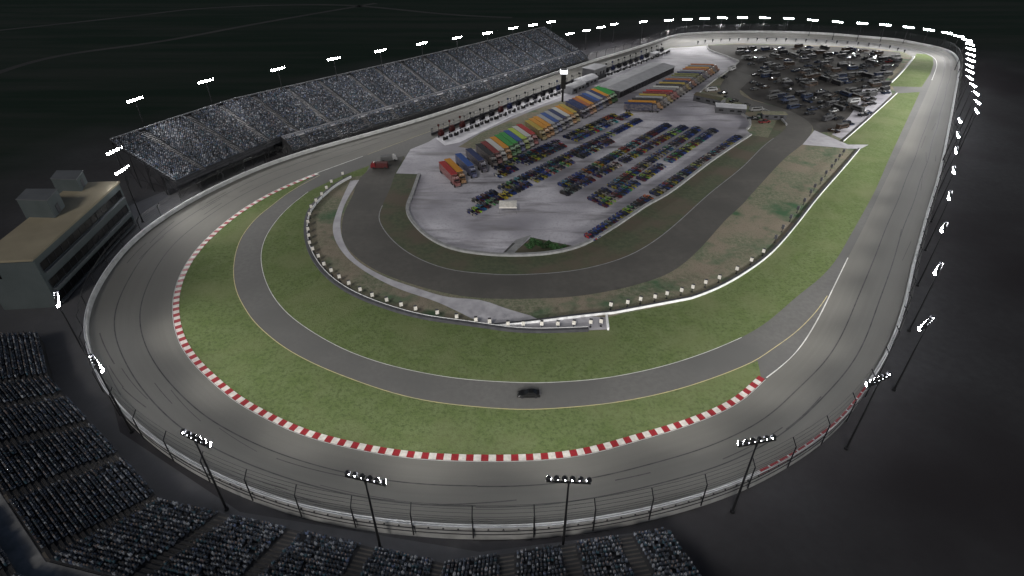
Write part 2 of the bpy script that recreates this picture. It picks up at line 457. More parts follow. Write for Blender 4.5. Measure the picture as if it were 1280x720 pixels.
# B runs clockwise seen in the picture: near side -> left -> front stretch -> far -> back stretch
k0 = idxB(958, 472); k1 = idxB(393, 217.5)
kerb = resample(runB(k0, k1), 1.45)
ns = normals(kerb)
cen = Vector((60, 210, 0))
sgn = 1 if ns[10].dot(cen-kerb[10]) > 0 else -1
mb = MB(); mb2 = MB()
for i in range(len(kerb)-1):
    a0 = kerb[i] + ns[i]*sgn*.1; a1 = kerb[i+1] + ns[i+1]*sgn*.1; b0 = kerb[i] + ns[i]*sgn*1.55; b1 = kerb[i+1] + ns[i+1]*sgn*1.55
    q = [(a0.x, a0.y, .05), (a1.x, a1.y, .05), (b1.x, b1.y, .05), (b0.x, b0.y, .05), (a0.x, a0.y, .08), (a1.x, a1.y, .08), (b1.x, b1.y, .13), (b0.x, b0.y, .13)]
    F_ = [(4, 5, 6, 7), (0, 1, 5, 4), (2, 3, 7, 6), (1, 2, 6, 5), (3, 0, 4, 7)]
    if sgn < 0: F_ = [f[::-1] for f in F_]
    F_ = [f[::-1] for f in F_] if (Vector(q[5])-Vector(q[4])).cross(Vector(q[7])-Vector(q[4])).z < 0 else F_
    mb.add(q, F_, i % 2)
struct(mb.build('kerb', [M['red'], M['white']]))
struct(ribbon('track_edge_line', runB(k0, k1), .28, .045, M['line'], off=-.15*sgn))
ln = curve([(1060,322),(1043,357),(1020,403),(993,443),(958,472)], .1, 2, 2)
struct(ribbon('track_edge_line', ln, .26, .06, M['line']))
ln = runB(idxB(393, 217), idxB(455, 195)); struct(ribbon('track_edge_line', ln, .3, .06, M['line']))
ln = runB(idxB(460, 193), idxB(560, 157)); struct(ribbon('track_edge_line', ln, .18, .06, M['yellow']))
ln = runB(idxB(1140, 61), idxB(1165, 100)); struct(ribbon('track_edge_line', ln, .3, .06, M['line']))

# ------------------------------------------------------------------ grass and infield
C_PX = [(393,219),(362,240),(340,257),(320,273),(300,300),(292,333),(295,363),(307,387),(320,405),(353,433),(397,457),(453,479),(493,492),(537,502),(587,508),(640,512),(673,512),(740,507),(790,500),(840,489),(870,480),(907,467),(947,451)]
Cc = curve(C_PX, 0, 2.5, 3)
kpoly = [p + n_*sgn*1.0 for p, n_ in zip(kerb, ns)]
# crescent between kerb and inner road
cres = [(p.x, p.y) for p in kpoly] + [(p.x, p.y) for p in Cc]
surf('infield_grass', cres, .045, M['grass'])
yl = curve([(400,219),(362,240),(340,257),(320,273),(300,300),(292,333),(295,363),(307,387),(320,405),(353,433),(397,457),(453,479),(493,492),(537,502),(587,508),(640,512),(673,512),(740,507),(790,500),(840,489),(870,480),(907,467),(947,450),(960,440),(993,417),(1020,390),(1034,370)], 0, 2.5, 3)
struct(ribbon('road_edge_line', yl, .2, .07, M['yellow']))
D_PX = [(462,207),(432,218),(410,228),(385,240),(360,260),(340,283),(328,307),(327,333),(337,363),(357,390),(387,413),(430,437),(480,455),(537,468),(587,475),(637,478),(673,479),(740,475),(790,467),(840,455),(890,438),(927,422),(960,402),(997,370),(1026,347),(1045,325),(1062,296),(1093,240),(1113,195),(1150,115)]
Dc = curve(D_PX, 0, 2.5, 3)
E1 = [(438,222),(420,232),(403,246),(388,263),(382,283),(385,310),(400,337),(423,358),(450,373),(487,387),(527,398),(560,403),(612,410),(637,414),(680,415.5),(760,412.5)]
E2 = [(758,397),(790,390),(840,380),(890,363),(927,343),(960,319),(987,290),(1013,257),(1027,240),(1050,214),(1073,187)]
E3 = [(1053,177),(1087,147),(1120,117)]
E1c = curve(E1, 0, 2.5, 2); E2c = curve(E2, 0, 2.5, 2); E3c = curve(E3, 0, 2.5, 2)
main = Dc + [P(1120, 117)] + E3c[::-1] + E2c[::-1] + E1c[::-1] + [P(456, 219)]
surf('infield_grass', main, .05, M['grass'])
surf('infield_grass', PX([(1113,108),(1113,103),(1142,72),(1146,67),(1158,68),(1166,72),(1167,80),(1163,92),(1152,109)]), .05, M['grass'])
struct(ribbon('road_edge_line', curve(D_PX[3:22], 0, 2.5, 3), .16, .08, M['line']))

# worn infield turf under the paddock
INF = E1c[::1] + [P(700,405), P(758,397)] + E2c + [P(1053,177)] + E3c + PX([(1113,103),(1142,72),(1130,65),(1080,59),(1000,56),(920,54),(884,56),(860,58),(835,59),(700,112),(560,172),(524,218),(493,217),(462,214)])
surf('infield_turf', INF, .04, M['scrub'])
surf('camping_ground', PX([(884,57),(920,55.5),(1000,57),(1080,60),(1125,66),(1128,76),(1100,108),(1098,125),(1060,150),(1040,165),(1018,166),(1015,157),(1005,148),(983,137),(940,124),(925,112),(905,98),(910,88),(923,77),(902,69),(885,63)]), .06, M['dirt'])
GO = [(470,204),(447,226),(443,240),(430,267),(427,290),(431,305),(443,320),(473,340),(520,357),(563,368),(600,373),(640,374),(707,372),(757,365),(800,355),(840,340),(873,313),(907,275),(927,257),(942,240),(980,199),(1005,179),(1014,166),(1015,157),(1005,148),(983,137),(950,128),(932,122),(924,114),(935,103),(942,95)]
GI = [(915,88),(905,100),(900,112),(915,124),(935,132),(953,138),(973,147),(983,157),(981,162),(967,173),(953,184),(927,210),(887,242),(853,273),(823,298),(790,318),(753,331),(707,340),(640,344),(603,342),(560,337),(520,322),(493,303),(477,283),(473,270),(478,257),(488,235),(494,217),(505,195)]
surf('infield_road', curve(GO, 0, 3, 2) + curve(GI, 0, 3, 2), .075, M['oldroad'])
surf('dark_turf', curve(GI[6:], 0, 3, 2) + PX([(512,212),(524,217),(508,263),(540,302),(603,319),(683,319),(740,302),(807,259),(840,240),(890,201),(938,169),(960,172)]), .06, M['darkscrub'])
struct(ribbon('infield_road_edge', curve(GI[9:-3], 0, 3, 2), .3, .09, M['conc']))
surf('concrete_strip', curve([(449,225),(430,258),(426,290),(441,321),(478,345),(520,360),(560,372),(602,375),(632,386),(680,401),(637,406),(605,405),(585,396),(545,377),(500,362),(460,342),(430,318),(416,290),(422,262),(438,226)], 0, 3, 1), .085, M['slab'])
surf('concrete_strip', PX([(612,409.5),(637,406),(680,401.5),(732,395),(757,397),(759,412),(700,414.5),(640,413)]), .085, M['slab'])
surf('concrete_strip', PX([(1003,181),(1018,163),(1053,178),(1072,186),(1060,186),(1040,184)]), .085, M['slab'])
surf('concrete_strip', PX([(1078,112),(1112,109),(1115,118),(1085,147),(1052,174),(1040,168),(1062,145),(1074,128)]), .085, M['pad'])
surf('concrete_strip', PX([(1086,181),(1074,187),(1040,176)][:2] + [(1055,181)]), .088, M['slab'])
PAD = [(495,217),(513,187),(535,178),(548,170),(640,133.5),(700,110.5),(790,78),(838,60),(860,59),(884,57),(886,63),(902,69),(922,77),(910,88),(892,100),(873,117),(882,122),(900,132),(925,143),(935,148),(938,157),(933,163),(939,168),(890,200),(840,238),(807,257),(773,280),(740,300),(717,310),(683,317),(640,319),(603,317),(567,312),(540,300),(520,283),(510,263),(524,218)]
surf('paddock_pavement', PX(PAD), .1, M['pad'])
surf('pit_box_pavement', PX([(545,173.5),(640,135.5),(700,112.5),(790,80),(836,62),(838,64.5),(790,85),(700,122),(640,145.5),(575,178),(556,182)]), .112, M['pitpad'])
surf('pit_grass_strip', PX([(573,184),(596,187),(612,181),(650,163),(700,142),(722,132),(702,126),(680,133),(640,149),(600,167)]), .12, M['scrub'])
surf('garden_grass', PX([(642,316.5),(664,297),(717,308),(690,315),(660,317.5)]), .12, M['darkscrub'])
surf('garden_path', PX([(628,317.5),(645,300),(664,294),(642,317.5)]), .124, M['conc'])
surf('painted_stripe', PX([(628,317),(641,304),(644,304.5),(631,317)]), .13, M['seam'])
surf('stand_pavement', PX([(150,262),(215,235),(330,190),(330,250),(120,420),(150,540),(300,640),(600,690),(800,665),(835,668),(930,900),(-300,900),(-400,420),(40,300)]), 0.004, M['lot'])
# faint roads across the dark land beyond
for nm, pts in (('far_road', [(-60, 112), (60, 72), (200, 52), (330, 28), (470, 4)]), ('far_road', [(-40, 42), (150, 22), (260, 10), (420, 6), (560, 18), (640, 22)])):
    struct(ribbon(nm, curve(pts, 0, 8, 4), 6, .0, M['farroad']))

# ------------------------------------------------------------------ retaining wall of the oval
nAo = normals(A, True)
out_s = 1 if nAo[0].dot(A[0]-cen) > 0 else -1
zt = [p.z + 1.15 for p in A]
mb = MB()
wallmesh(mb, A, .45, [-.02]*nA, zt, True, 0, off=.24*out_s)
wallmesh(mb, A, .16, [p.z+.92 for p in A], [p.z+1.28 for p in A], True, 2, off=.62*out_s)
wallmesh(mb, A, .12, [p.z-.05 for p in A], [p.z+.08 for p in A], True, 1, off=.55*out_s)
wallmesh(mb, A, .12, [p.z-1.0 for p in A], [p.z-.9 for p in A], True, 1, off=.55*out_s)
for i in range(0, nA):
    p = A[i] + nAo[i]*out_s*.56; r = math.atan2(nAo[i].y, nAo[i].x)
    mb.box((0, 0, 0), (.16, .35, .3), 1, Matrix.Translation((p.x, p.y, p.z+.52)) @ Matrix.Rotation(r, 4, 'Z'), taper=.3)
wall = empty('retaining_wall', A[0]); wall.location = (0, 0, 0)
o = mb.build('wall_body', [M['barr'], M['dgrey'], M['wallw']], wall)
tag(wall, 'long pale concrete retaining wall running round the outside of the whole oval track', 'wall')
# red painted panels on one stretch
mb = MB()
ia = min(range(nA), key=lambda i: (A[i]-P(945, 596, 2.5)).length); ib = min(range(nA), key=lambda i: (A[i]-P(1080, 490, 2.5)).length)
lo, hi = (ia, ib) if (ib-ia) % nA < nA/2 else (ib, ia)
i = lo
while i % nA != hi:
    if (i-lo) % 2 == 0 or True:
        a = A[i % nA]; b = A[(i+1) % nA]; n1 = nAo[i % nA]*out_s; n2 = nAo[(i+1) % nA]*out_s
        b = a.lerp(b, .82)
        q = [a+n1*.04, b+n2*.04, b+n2*.44, a+n1*.44]
        vs = [(p.x, p.y, p.z+1.155) for p in q] + [(p.x, p.y, p.z+1.19) for p in q]
        vs2 = [(a+n1*.475), (b+n2*.475), (b+n2*.53), (a+n1*.53)]
        vs2 = [(p.x, p.y, p.z+.3) for p in vs2] + [(p.x, p.y, p.z+.92) for p in vs2]
        for V in (vs, vs2):
            mb.add(V, [(4, 5, 6, 7), (0, 1, 5, 4), (1, 2, 6, 5), (2, 3, 7, 6), (3, 0, 4, 7)])
    i += 1
o = mb.build('red_panel', M['red'], wall); tag(o, 'row of red painted panels on the wall')

# ------------------------------------------------------------------ catch fences
def arc_idx(i0, i1):
    out = []; i = i0
    while True:
        out.append(i % nA)
        if i % nA == i1 % nA: break
        i += 1
    return out
def nearA(u, v, z=2): p = P(u, v, z); return min(range(nA), key=lambda i: (A[i]-p).length)
def fence(i0, i1, label, cable_r=.035):
    ids = arc_idx(i0, i1); root = empty('catch_fence', (A[ids[0]].x, A[ids[0]].y, 0))
    org = Vector(root.location)
    def prof(i, h):   # leaning in at the top
        n = -nAo[i]*out_s; base = A[i] + nAo[i]*out_s*1.0
        lean = 0 if h < 4.6 else (h-4.6)*.75
        q = base + n*lean; return Vector((q.x, q.y, A[i].z + h)) - org
    sel = ids[::4]
    mbp = None
    for k, i in enumerate(sel[:98]):
        mb = MB(); mb.tube(prof(i, -1.2), prof(i, 4.6), .13, 5); mb.tube(prof(i, 4.6), prof(i, 6.1), .10, 5)
        mb.build('post', M['dsteel'], root)
    mb = MB()
    for h in (1.6, 2.2, 2.8, 3.4, 4.0, 4.6, 5.1, 5.6, 6.1):
        pts = [prof(i, h) for i in ids[::2]]
        for a, b in zip(pts[:-1], pts[1:]): mb.tube(a, b, cable_r, 3, caps=False)
    mb.build('cable', M['cable'], root)
    return tag(root, label, 'fence', 'catch fences above the track wall')
q0, q1, q2, q3 = nearA(1120, 410), nearA(115, 440), nearA(520, 153, 1), nearA(1173, 61, 2)
dirf = 1
# A runs from the near side leftwards, up the front stretch, round the far turn and down the back stretch
fence(q0, q1, 'tall dark post and cable catch fence curving round the near end turn')
fence(q1, nearA(360, 199, 1), 'post and cable catch fence between the grey building and the track')
fence(nearA(360, 199, 1), nearA(827, 51, 2), 'post and cable catch fence in front of the long grandstand')
fence(nearA(827, 51, 2), q3, 'post and cable catch fence round the far end turn')
fence(q3, q0, 'post and cable catch fence along the back stretch on the right')

# ------------------------------------------------------------------ inner barriers
def barrier(pts, label, h=.9, w=.9, m='dgrey', white=True, name='barrier_wall', z=.04):
    root = empty(name, (pts[0].x, pts[0].y, 0)); q = [p - Vector((pts[0].x, pts[0].y, 0)) for p in pts]
    mb = MB(); wallmesh(mb, q, w, z, h); mb.build('wall_body', M[m], root)
    if white: 
        mb = MB(); wallmesh(mb, q, .14, z, h+.05, off=white*(w/2+.12)); mb.build('white_rail', M['wallw'], root)
    return tag(root, label, 'barrier')
barrier(E1c[:-2], 'dark low barrier with white edge curving along the inner side of the left grass verge', white=-1)
barrier(curve([(605,408.5),(637,406),(680,401),(732,394.5),(780,390)], 0, 3, 2)[:-1] + E2c[10:], 'dark low barrier with white edge behind the right grass verge running to the gap by the camping field', white=1, h=.7, w=.7)
barrier(E3c, 'short pale barrier between the camping field and the grass', white=1, h=.55, w=.6)
barrier(curve([(1113,104),(1128,89),(1142,72)], 0, 3, 1), 'short barrier at the far right corner of the camping field', white=1)
barrier(resample(PX([(760,413),(758,396)]), 2), 'stub wall closing the right end of the small concrete wedge', m='wallw', white=False, w=.5)
barrier(curve([(524,219),(516,242),(509,263),(520,283),(540,300),(567,312),(603,318),(640,320),(683,318),(717,311),(740,301),(773,281),(807,258),(840,239),(890,201),(938,169)], 0, 2.5, 1), 'low pale concrete wall round the near end of the paddock', m='conc', white=False, w=1.1, h=.8, name='paddock_wall')
barrier(curve([(884,57),(886,63),(902,69),(923,77)], 0, 3, 1), 'low pale wall at the far corner of the paddock by the dark field', m='conc', white=False, name='paddock_wall')
barrier(curve([(923,78),(910,89),(892,101),(873,117)], 0, 3, 1), 'low pale wall between the truck row and the dark field', m='conc', white=False, name='paddock_wall')
barrier(curve([(873,118),(882,123),(900,132),(925,143),(935,148),(938,157),(933,163)], 0, 3, 1), 'low pale curved wall beside the hospitality tents', m='conc', white=False, name='paddock_wall')
barrier(curve([(953,137),(973,147),(983,157)], 0, 3, 1), 'short low curved wall beside the dark infield road', m='conc', white=False, name='paddock_wall', w=.5)

# ------------------------------------------------------------------ floodlight poles
def make_pole(h):
    root = empty('floodlight_pole', (0, 0, 0))
    mb = MB(); mb.tube((0, 0, -.02), (0, 0, h), .24, 8, .13); mb.tube((0, 0, -.02), (0, 0, .5), .45, 8, .4); mb.build('pole', M['dsteel'], root)
    mb = MB(); mb.box((0, .0, h+.05), (6.6, .22, .22)); mb.box((0, 0, h-.35), (.25, .3, .8)); mb.build('crossbar', M['dsteel'], root)
    for k in range(6):
        x = -2.9 + k*1.16
        mb = MB(); c = Vector((x, .25, h+.45)); yaw = math.radians((-50, -26, -8, 8, 26, 50)[k]); d = Vector((math.sin(yaw), math.cos(yaw), -.3)).normalized()
        # round drum shaped housing: stacked rings
        prof = [(-.38, .1), (-.34, .27), (-.18, .38), (.05, .43), (.26, .46)]
        for (a, ra), (b_, rb) in zip(prof[:-1], prof[1:]): mb.tube(c+d*a, c+d*b_, ra, 10, rb, caps=(a == -.42))
        lamp = mb.build('lamp', M['housing'], root)
        mb = MB(); mb.tube(c+d*.22, c+d*.30, .41, 12, .40, caps=False); mb.tube(c+d*.30, c+d*.36, .40, 12, .22); mb.build('lens', M['lens'], lamp)
    return root
SPOT = bpy.data.lights.new('floodlight_beam', 'SPOT'); SPOT.energy = 36000; SPOT.spot_size = math.radians(100); SPOT.spot_blend = 1.0
SPOT.color = (1, .98, .94); SPOT.shadow_soft_size = .9
p18 = make_pole(18); p24 = make_pole(26); p12 = make_pole(12)
def beam(root, h):
    l = bpy.data.objects.new('floodlight_beam', SPOT); COL.objects.link(l); l.parent = root
    l.location = (0, 1.3, h+.3); d = Vector((0, 72, -h)); l.rotation_euler = (-d).to_track_quat('Z', 'Y').to_euler()
beam(p18, 18); beam(p24, 26); beam(p12, 12)
protos = {18: p18, 26: p24, 12: p12}; used = {18: False, 26: False, 12: False}
LP = []
near = {(243,549): 'dark floodlight pole leaning left of centre, second from the left along the near turn wall', (456,599): 'six-lamp floodlight pole outside the near wall above the lower left seating',
        (711,601): 'six-lamp floodlight pole nearest the bottom centre of the near turn', (947,552): 'six-lamp floodlight pole where the red wall panels begin', (1100,475): 'six-lamp floodlight pole at the end of the red wall panels',
        (118,455): 'floodlight pole beside the track bend right of the upper left seating block', (69,374): 'floodlight pole just below the corner of the grey building'}
for q in [(243,549),(456,599),(711,601),(947,552),(1100,475),(118,455),(69,374)]: LP.append((*q, 18, near[q], None))
for q in [(152,212),(142,188)]: LP.append((*q, 18, 'floodlight pole in the gap between the grey building and the long grandstand', 'floodlight poles beside the grey building'))
for q in [(168,124),(257,101),(347,86),(417,73),(475,63),(527,54),(571,47),(609,41),(641,35),(666,31),(689,27)]: LP.append((*q, 26, 'tall floodlight pole standing behind the long grandstand', 'floodlight poles behind the grandstand'))
for q in [(712,42),(733,38),(751,34),(768,30),(804,27),(836,25),(859,24),(881,23),(903,22),(928,22),(956,22),(986,23),(1016,25),(1047,27),(1078,29),(1107,31),(1136,34),(1161,37),(1184,41),(1199,45)]: LP.append((*q, 12, 'distant floodlight pole outside the far end turn', 'floodlight poles round the far turn'))
for q in [(1209,50),(1213,55),(1214,61),(1214,68),(1214,75),(1213,82),(1213,89),(1213,97),(1217,106),(1221,116),(1223,127),(1222,138),(1201,150),(1199,168),(1197,187),(1194,212),(1189,244),(1182,284),(1175,336),(1160,405)]: LP.append((*q, 18, 'floodlight pole outside the back stretch fence on the right', 'floodlight poles along the back stretch'))
for u, v, h, lab, grp in LP:
    o = protos[h] if not used[h] else copy_tree(protos[h]); used[h] = True
    p = P(u, v, h+.4); p.z = 0; o.location = p
    j = min(range(nA), key=lambda i: (Af[i]-p).length); t = IN[j].copy(); t.z = 0
    d = (t + (cen-t)*.06 - p); o.rotation_euler = (0, 0, math.atan2(d.y, d.x) - PI/2)
    tag(o, lab, 'floodlight', grp or 'floodlight poles round the near turn')

# ------------------------------------------------------------------ grandstands
CL_N = np.array([(.05,.06,.08),(.09,.11,.15),(.025,.03,.04),(.12,.13,.15),(.05,.065,.085),(.30,.32,.36),(.36,.38,.41),(.04,.09,.12),(.15,.12,.13),(.10,.13,.22)])
def crowd(name, spots, face, label, dim=1.0, size=1.0, wts=None, cat='crowd'):
    """many seated spectators: torso, lap and head for each, merged as one mass"""
    n = len(spots); sp = np.array(spots, dtype=np.float32); fc = np.array(face, dtype=np.float32)   # fc unit vec looking to track
    rt = np.stack([fc[:, 1], -fc[:, 0]], 1)
    # local template x=side, y=forward, z=up
    T = []
    def bx(x0, x1, y0, y1, z0, z1, t=1.): 
        return [(x0,y0,z0),(x1,y0,z0),(x1,y1,z0),(x0,y1,z0),(x0*t,y0*t,z1),(x1*t,y0*t,z1),(x1*t,y1*t,z1),(x0*t,y1*t,z1)]
    T += bx(-.24, .24, -.15, .15, .4, 1.0, .8) + bx(-.2, .2, .1, .55, .38, .56) + bx(-.1, .1, -.1, .12, 1.0, 1.27, .85)
    T = np.array(T, dtype=np.float32)*size; nv = len(T)
    sc = rng.uniform(.88, 1.1, (n, 1, 1)).astype(np.float32)
    V = np.zeros((n, nv, 3), dtype=np.float32)
    V[:, :, :2] = rt[:, None, :]*T[None, :, 0:1] + fc[:, None, :]*T[None, :, 1:2]
    V[:, :, 2] = T[None, :, 2]; V *= sc; V += sp[:, None, :]
    q = [(0,1,5,4),(1,2,6,5),(2,3,7,6),(3,0,4,7),(4,5,6,7)]
    f1 = np.array([[b+8*k for b in f] for k in range(3) for f in q], dtype=np.int32)
    Fa = (f1[None] + (np.arange(n)*nv)[:, None, None]).reshape(-1, 4)
    me = bpy.data.meshes.new(name); me.vertices.add(n*nv); me.vertices.foreach_set('co', V.reshape(-1))
    me.loops.add(Fa.size); me.loops.foreach_set('vertex_index', Fa.reshape(-1)); me.polygons.add(len(Fa))
    me.polygons.foreach_set('loop_start', np.arange(0, Fa.size, 4, dtype=np.int32)); me.update(calc_edges=True)
    at = me.color_attributes.new('cloth', 'FLOAT_COLOR', 'POINT')
    ci = rng.choice(len(CL_N), n, p=wts); C = CL_N[ci]*rng.uniform(.7, 1.3, (n, 1))
    col = np.ones((n, nv, 4), dtype=np.float32); col[:, :, :3] = C[:, None, :]*dim
    trous = CL_N[rng.choice(5, n)]; col[:, 8:16, :3] = trous[:, None, :]*dim
    skin = np.array([(.22, .17, .15), (.06, .05, .045), (.05, .045, .045), (.35, .36, .38), (.05, .06, .08)])[rng.choice(5, n)]
    col[:, 16:, :3] = skin[:, None, :]*dim*.8
    at.data.foreach_set('color', col.reshape(-1))
    o = link(name, me, M['crowd']); return tag(o, label, cat, None, 'stuff')
def up(p, z): return Vector((p.x, p.y, z))
def tier(root, fr, bk, zf, zb, aisles, deck, stair, rowd=.95, spots=None, faces=None, occ=.9, seatw=.62, wave=True):
    """stepped seating between a front and a back line (each a polyline with as many points)"""
    nseg = len(fr)-1
    mb = MB(); MS = {}
    for k in range(nseg):
        f0, f1, b0, b1 = [Vector((q.x, q.y, 0)) for q in (fr[k], fr[k+1], bk[k], bk[k+1])]
        dep = ((b0-f0).length + (b1-f1).length)/2; nr = max(3, round(dep/rowd)); dz = (zb-zf)/nr
        fdir = ((f0-b0) + (f1-b1)); fdir.normalize()
        for r in range(nr):
            t0, t1 = r/nr, (r+1)/nr; z = zf + dz*(r+1)
            a0, a1, c0, c1 = f0.lerp(b0, t0), f1.lerp(b1, t0), f0.lerp(b0, t1), f1.lerp(b1, t1)
            mb.add([up(a0, z-dz), up(a1, z-dz), up(a1, z), up(a0, z), up(c1, z), up(c0, z)], [(0, 1, 2, 3), (3, 2, 4, 5)])
            L_ = (a1-a0).length
            if spots is not None:
                m0, m1 = a0.lerp(c0, .45), a1.lerp(c1, .45)
                ns_ = int(L_/seatw)
                for s_ in range(ns_):
                    u = (s_+.5)/ns_
                    if any(abs(u-x)*L_ < 1.3 for x in aisles[k]): continue
                    if random.random() > occ: continue
                    p = m0.lerp(m1, u); spots.append((p.x, p.y, z)); faces.append((fdir.x, fdir.y))
            for x in aisles[k]:
                ms = MS.setdefault((k, x), MB())
                w = 1.15/L_
                for h in range(2):
                    tt0 = t0 + (t1-t0)*h/2; tt1 = t0 + (t1-t0)*(h+1)/2; zz = z - dz + dz*(h+1)/2 + .02 + (.12 if h == 0 else .03)
                    pts = [f0.lerp(f1, x-w).lerp(b0.lerp(b1, x-w), tt0), f0.lerp(f1, x+w).lerp(b0.lerp(b1, x+w), tt0), f0.lerp(f1, x+w).lerp(b0.lerp(b1, x+w), tt1), f0.lerp(f1, x-w).lerp(b0.lerp(b1, x-w), tt1)]
                    V = [up(q, zz) for q in pts] + [up(pts[0], zz-.4), up(pts[1], zz-.4)]
                    ms.add(V, [(0, 1, 2, 3), (4, 5, 1, 0)])
    o = mb.build('seating_deck', M[deck], root); [ms.build('stairs', M[stair], root) for ms in MS.values()]
    return o
def skirt(mb, pts, z0, z1, mi=0):
    for a, b in zip(pts[:-1], pts[1:]): mb.add([up(a, z0), up(b, z0), up(b, z1), up(a, z1)], [(0, 1, 2, 3)], mi)
def truss(root, fr, bk, zf, zb, step=8):
    """steel frame below a raised deck"""
    mb = MB()
    F_ = resample([up(p, 0) for p in fr], step); Bk = resample([up(p, 0) for p in bk], 1); 
    n = len(F_)
    for i, f in enumerate(F_):
        b = Bk[round(i*(len(Bk)-1)/(n-1))]
        prev = None
        for j in range(5):
            t = j/4; p = f.lerp(b, t); z = zf + (zb-zf)*t - .6
            mb.tube(up(p, 0), up(p, z), .16, 5, caps=False)
            if prev: mb.tube(up(prev[0], 0), up(p, z), .08, 4, caps=False); mb.tube(up(prev[0], prev[1]), up(p, z), .14, 4, caps=False); mb.tube(up(prev[0], 3.5), up(p, 3.5), .1, 4, caps=False)
            prev = (p, z)
        if i:
            for t in (0, .33, .66, 1):
                b0 = Bk[round((i-1)*(len(Bk)-1)/(n-1))]; z = zf + (zb-zf)*t - .6
                mb.tube(up(F_[i-1].lerp(b0, t), z), up(f.lerp(b, t), z), .12, 4, caps=False)
                mb.tube(up(F_[i-1].lerp(b0, t), .1), up(f.lerp(b, t), z), .06, 4, caps=False)
    return mb.build('support_frame', M['dsteel'], root)
def rail(root, pts, z, h=1.1, m='steel', r=.05, name='railing'):
    mb = MB(); q = resample([up(p, z) for p in pts], 2.5)
    for a, b in zip(q[:-1], q[1:]):
        mb.tube(a + Vector((0, 0, h)), b + Vector((0, 0, h)), r, 4, caps=False); mb.tube(a + Vector((0, 0, h*.5)), b + Vector((0, 0, h*.5)), r*.6, 4, caps=False); mb.tube(a, a + Vector((0, 0, h)), r*.8, 4, caps=False)
    return mb.build(name, M[m], root)
def perp(pts, d, sgnn):
    """offset every point along the mitred normal"""
    out = []
    for i, p in enumerate(pts):
        ds = []
        if i > 0: ds.append((pts[i]-pts[i-1]))
        if i < len(pts)-1: ds.append((pts[i+1]-pts[i]))
        nn = Vector((0, 0, 0))
        for q in ds: q = Vector((q.x, q.y, 0)).normalized(); nn += Vector((-q.y, q.x, 0))*sgnn
        k = nn.length/len(ds); nn.normalize(); out.append(Vector((p.x, p.y, 0)) + nn*d/max(.5, k))
    return out
ZW, ZT = 6.2, 16.3
up_front = [P(220, 228, ZW), P(286, 199, ZW), P(352, 172, ZW), P(500, 130, ZW), P(640, 90, ZW), P(724, 64, ZW)]
up_back = perp(up_front, 28, 1)
if (up_back[0]-cen).length < (up_front[0]-cen).length: up_back = perp(up_front, 28, -1)
w_cr = np.array([.20, .16, .14, .10, .10, .09, .05, .06, .04, .06]); w_cr /= w_cr.sum()
def ais(fr, step=16.):
    out = []
    for a, b in zip(fr[:-1], fr[1:]):
        L_ = math.hypot(a.x-b.x, a.y-b.y); n = max(1, round(L_/step)); out.append([(i+.5)/n for i in range(n)])
    return out
def grandstand_main(fr, bk, label, lab2, lower=False):
    root = empty('grandstand', (0, 0, 0)); sp = []; fc = []
    tier(root, fr, bk, ZW, ZT, ais(fr), 'deck', 'stair', spots=sp, faces=fc, seatw=.75)
    mb = MB(); skirt(mb, bk, ZT-1, ZT+1.0); skirt(mb, [p for p in bk][::-1], ZT-1, ZT+1.0); mb.build('rear_wall', M['dgrey'], root)
    rail(root, bk, ZT+.9, .5, 'lgrey', .07)
    if lower:
        wk = perp(fr, -1.6, pside); lf = perp(fr, -7.6, pside)
        mb = MB()
        for i in range(len(fr)-1): mb.add([up(wk[i], ZW-.3), up(wk[i+1], ZW-.3), up(fr[i+1], ZW-.3), up(fr[i], ZW-.3)], [(0, 1, 2, 3)]); mb.add([up(fr[i], ZW-.3), up(fr[i+1], ZW-.3), up(fr[i+1], ZW+.7), up(fr[i], ZW+.7)], [(0, 1, 2, 3)])
        mb.build('walkway', M['lgrey'], root)
        tier(root, lf, wk, 2.1, ZW-.3, ais(fr), 'deck', 'stair', spots=sp, faces=fc, seatw=.75)
        mb = MB(); skirt(mb, lf, 0, 2.5); skirt(mb, [lf[0], bk[0]], 0, 2.1); mb.build('front_wall', M['ndeck'], root)
        mb = MB(); e = [lf[-1], wk[-1], fr[-1], bk[-1]]; zz = [2.1, ZW, ZW, ZT]
        for i in range(3): mb.add([up(e[i], 0), up(e[i+1], 0), up(e[i+1], zz[i+1]), up(e[i], zz[i])], [(0, 1, 2, 3)])
        e = [lf[0], wk[0], fr[0]]
        for i in range(2): mb.add([up(e[i], 0), up(e[i+1], 0), up(e[i+1], zz[i+1]), up(e[i], zz[i])], [(0, 1, 2, 3)])
        mb.build('side_wall', M['ndeck'], root)
    else:
        mb = MB(); skirt(mb, fr, ZW-1.6, ZW+.6); mb.build('front_wall', M['dgrey'], root)
        mb = MB(); back = perp(fr, 6, pside); skirt(mb, back, 0, ZW+.5); mb.build('back_screen', M['dconc'], root)
        rail(root, [fr[0], bk[0]], 0, .01, 'dgrey'); truss(root, fr, bk, ZW, ZT)
        mb = MB(); a, b = fr[0], bk[0]
        for k in range(20):
            t0, t1 = k/20, (k+1)/20; mb.tube(up(a.lerp(b, t0), ZW+(ZT-ZW)*t0+.9), up(a.lerp(b, t1), ZW+(ZT-ZW)*t1+.9), .09, 4, caps=False)
        mb.build('side_railing', M['steel'], root)
    tag(root, label, 'grandstand')
    crowd('crowd', sp, fc, lab2, .74, 1.0, w_cr)
t1_, t2_ = perp(up_front, 28, 1), None
pside = 1 if (perp(up_front, 28, 1)[0]-up_back[0]).length < .1 else -1
grandstand_main(up_front[:3], up_back[:3], 'raised end section of the long grandstand on dark steel supports, beside the grey building', 'spectators filling the raised left end of the long grandstand')
grandstand_main(up_front[2:], up_back[2:], 'long two-tier grandstand along the front stretch with a pale walkway between its tiers', 'spectators filling the long two-tier grandstand', True)

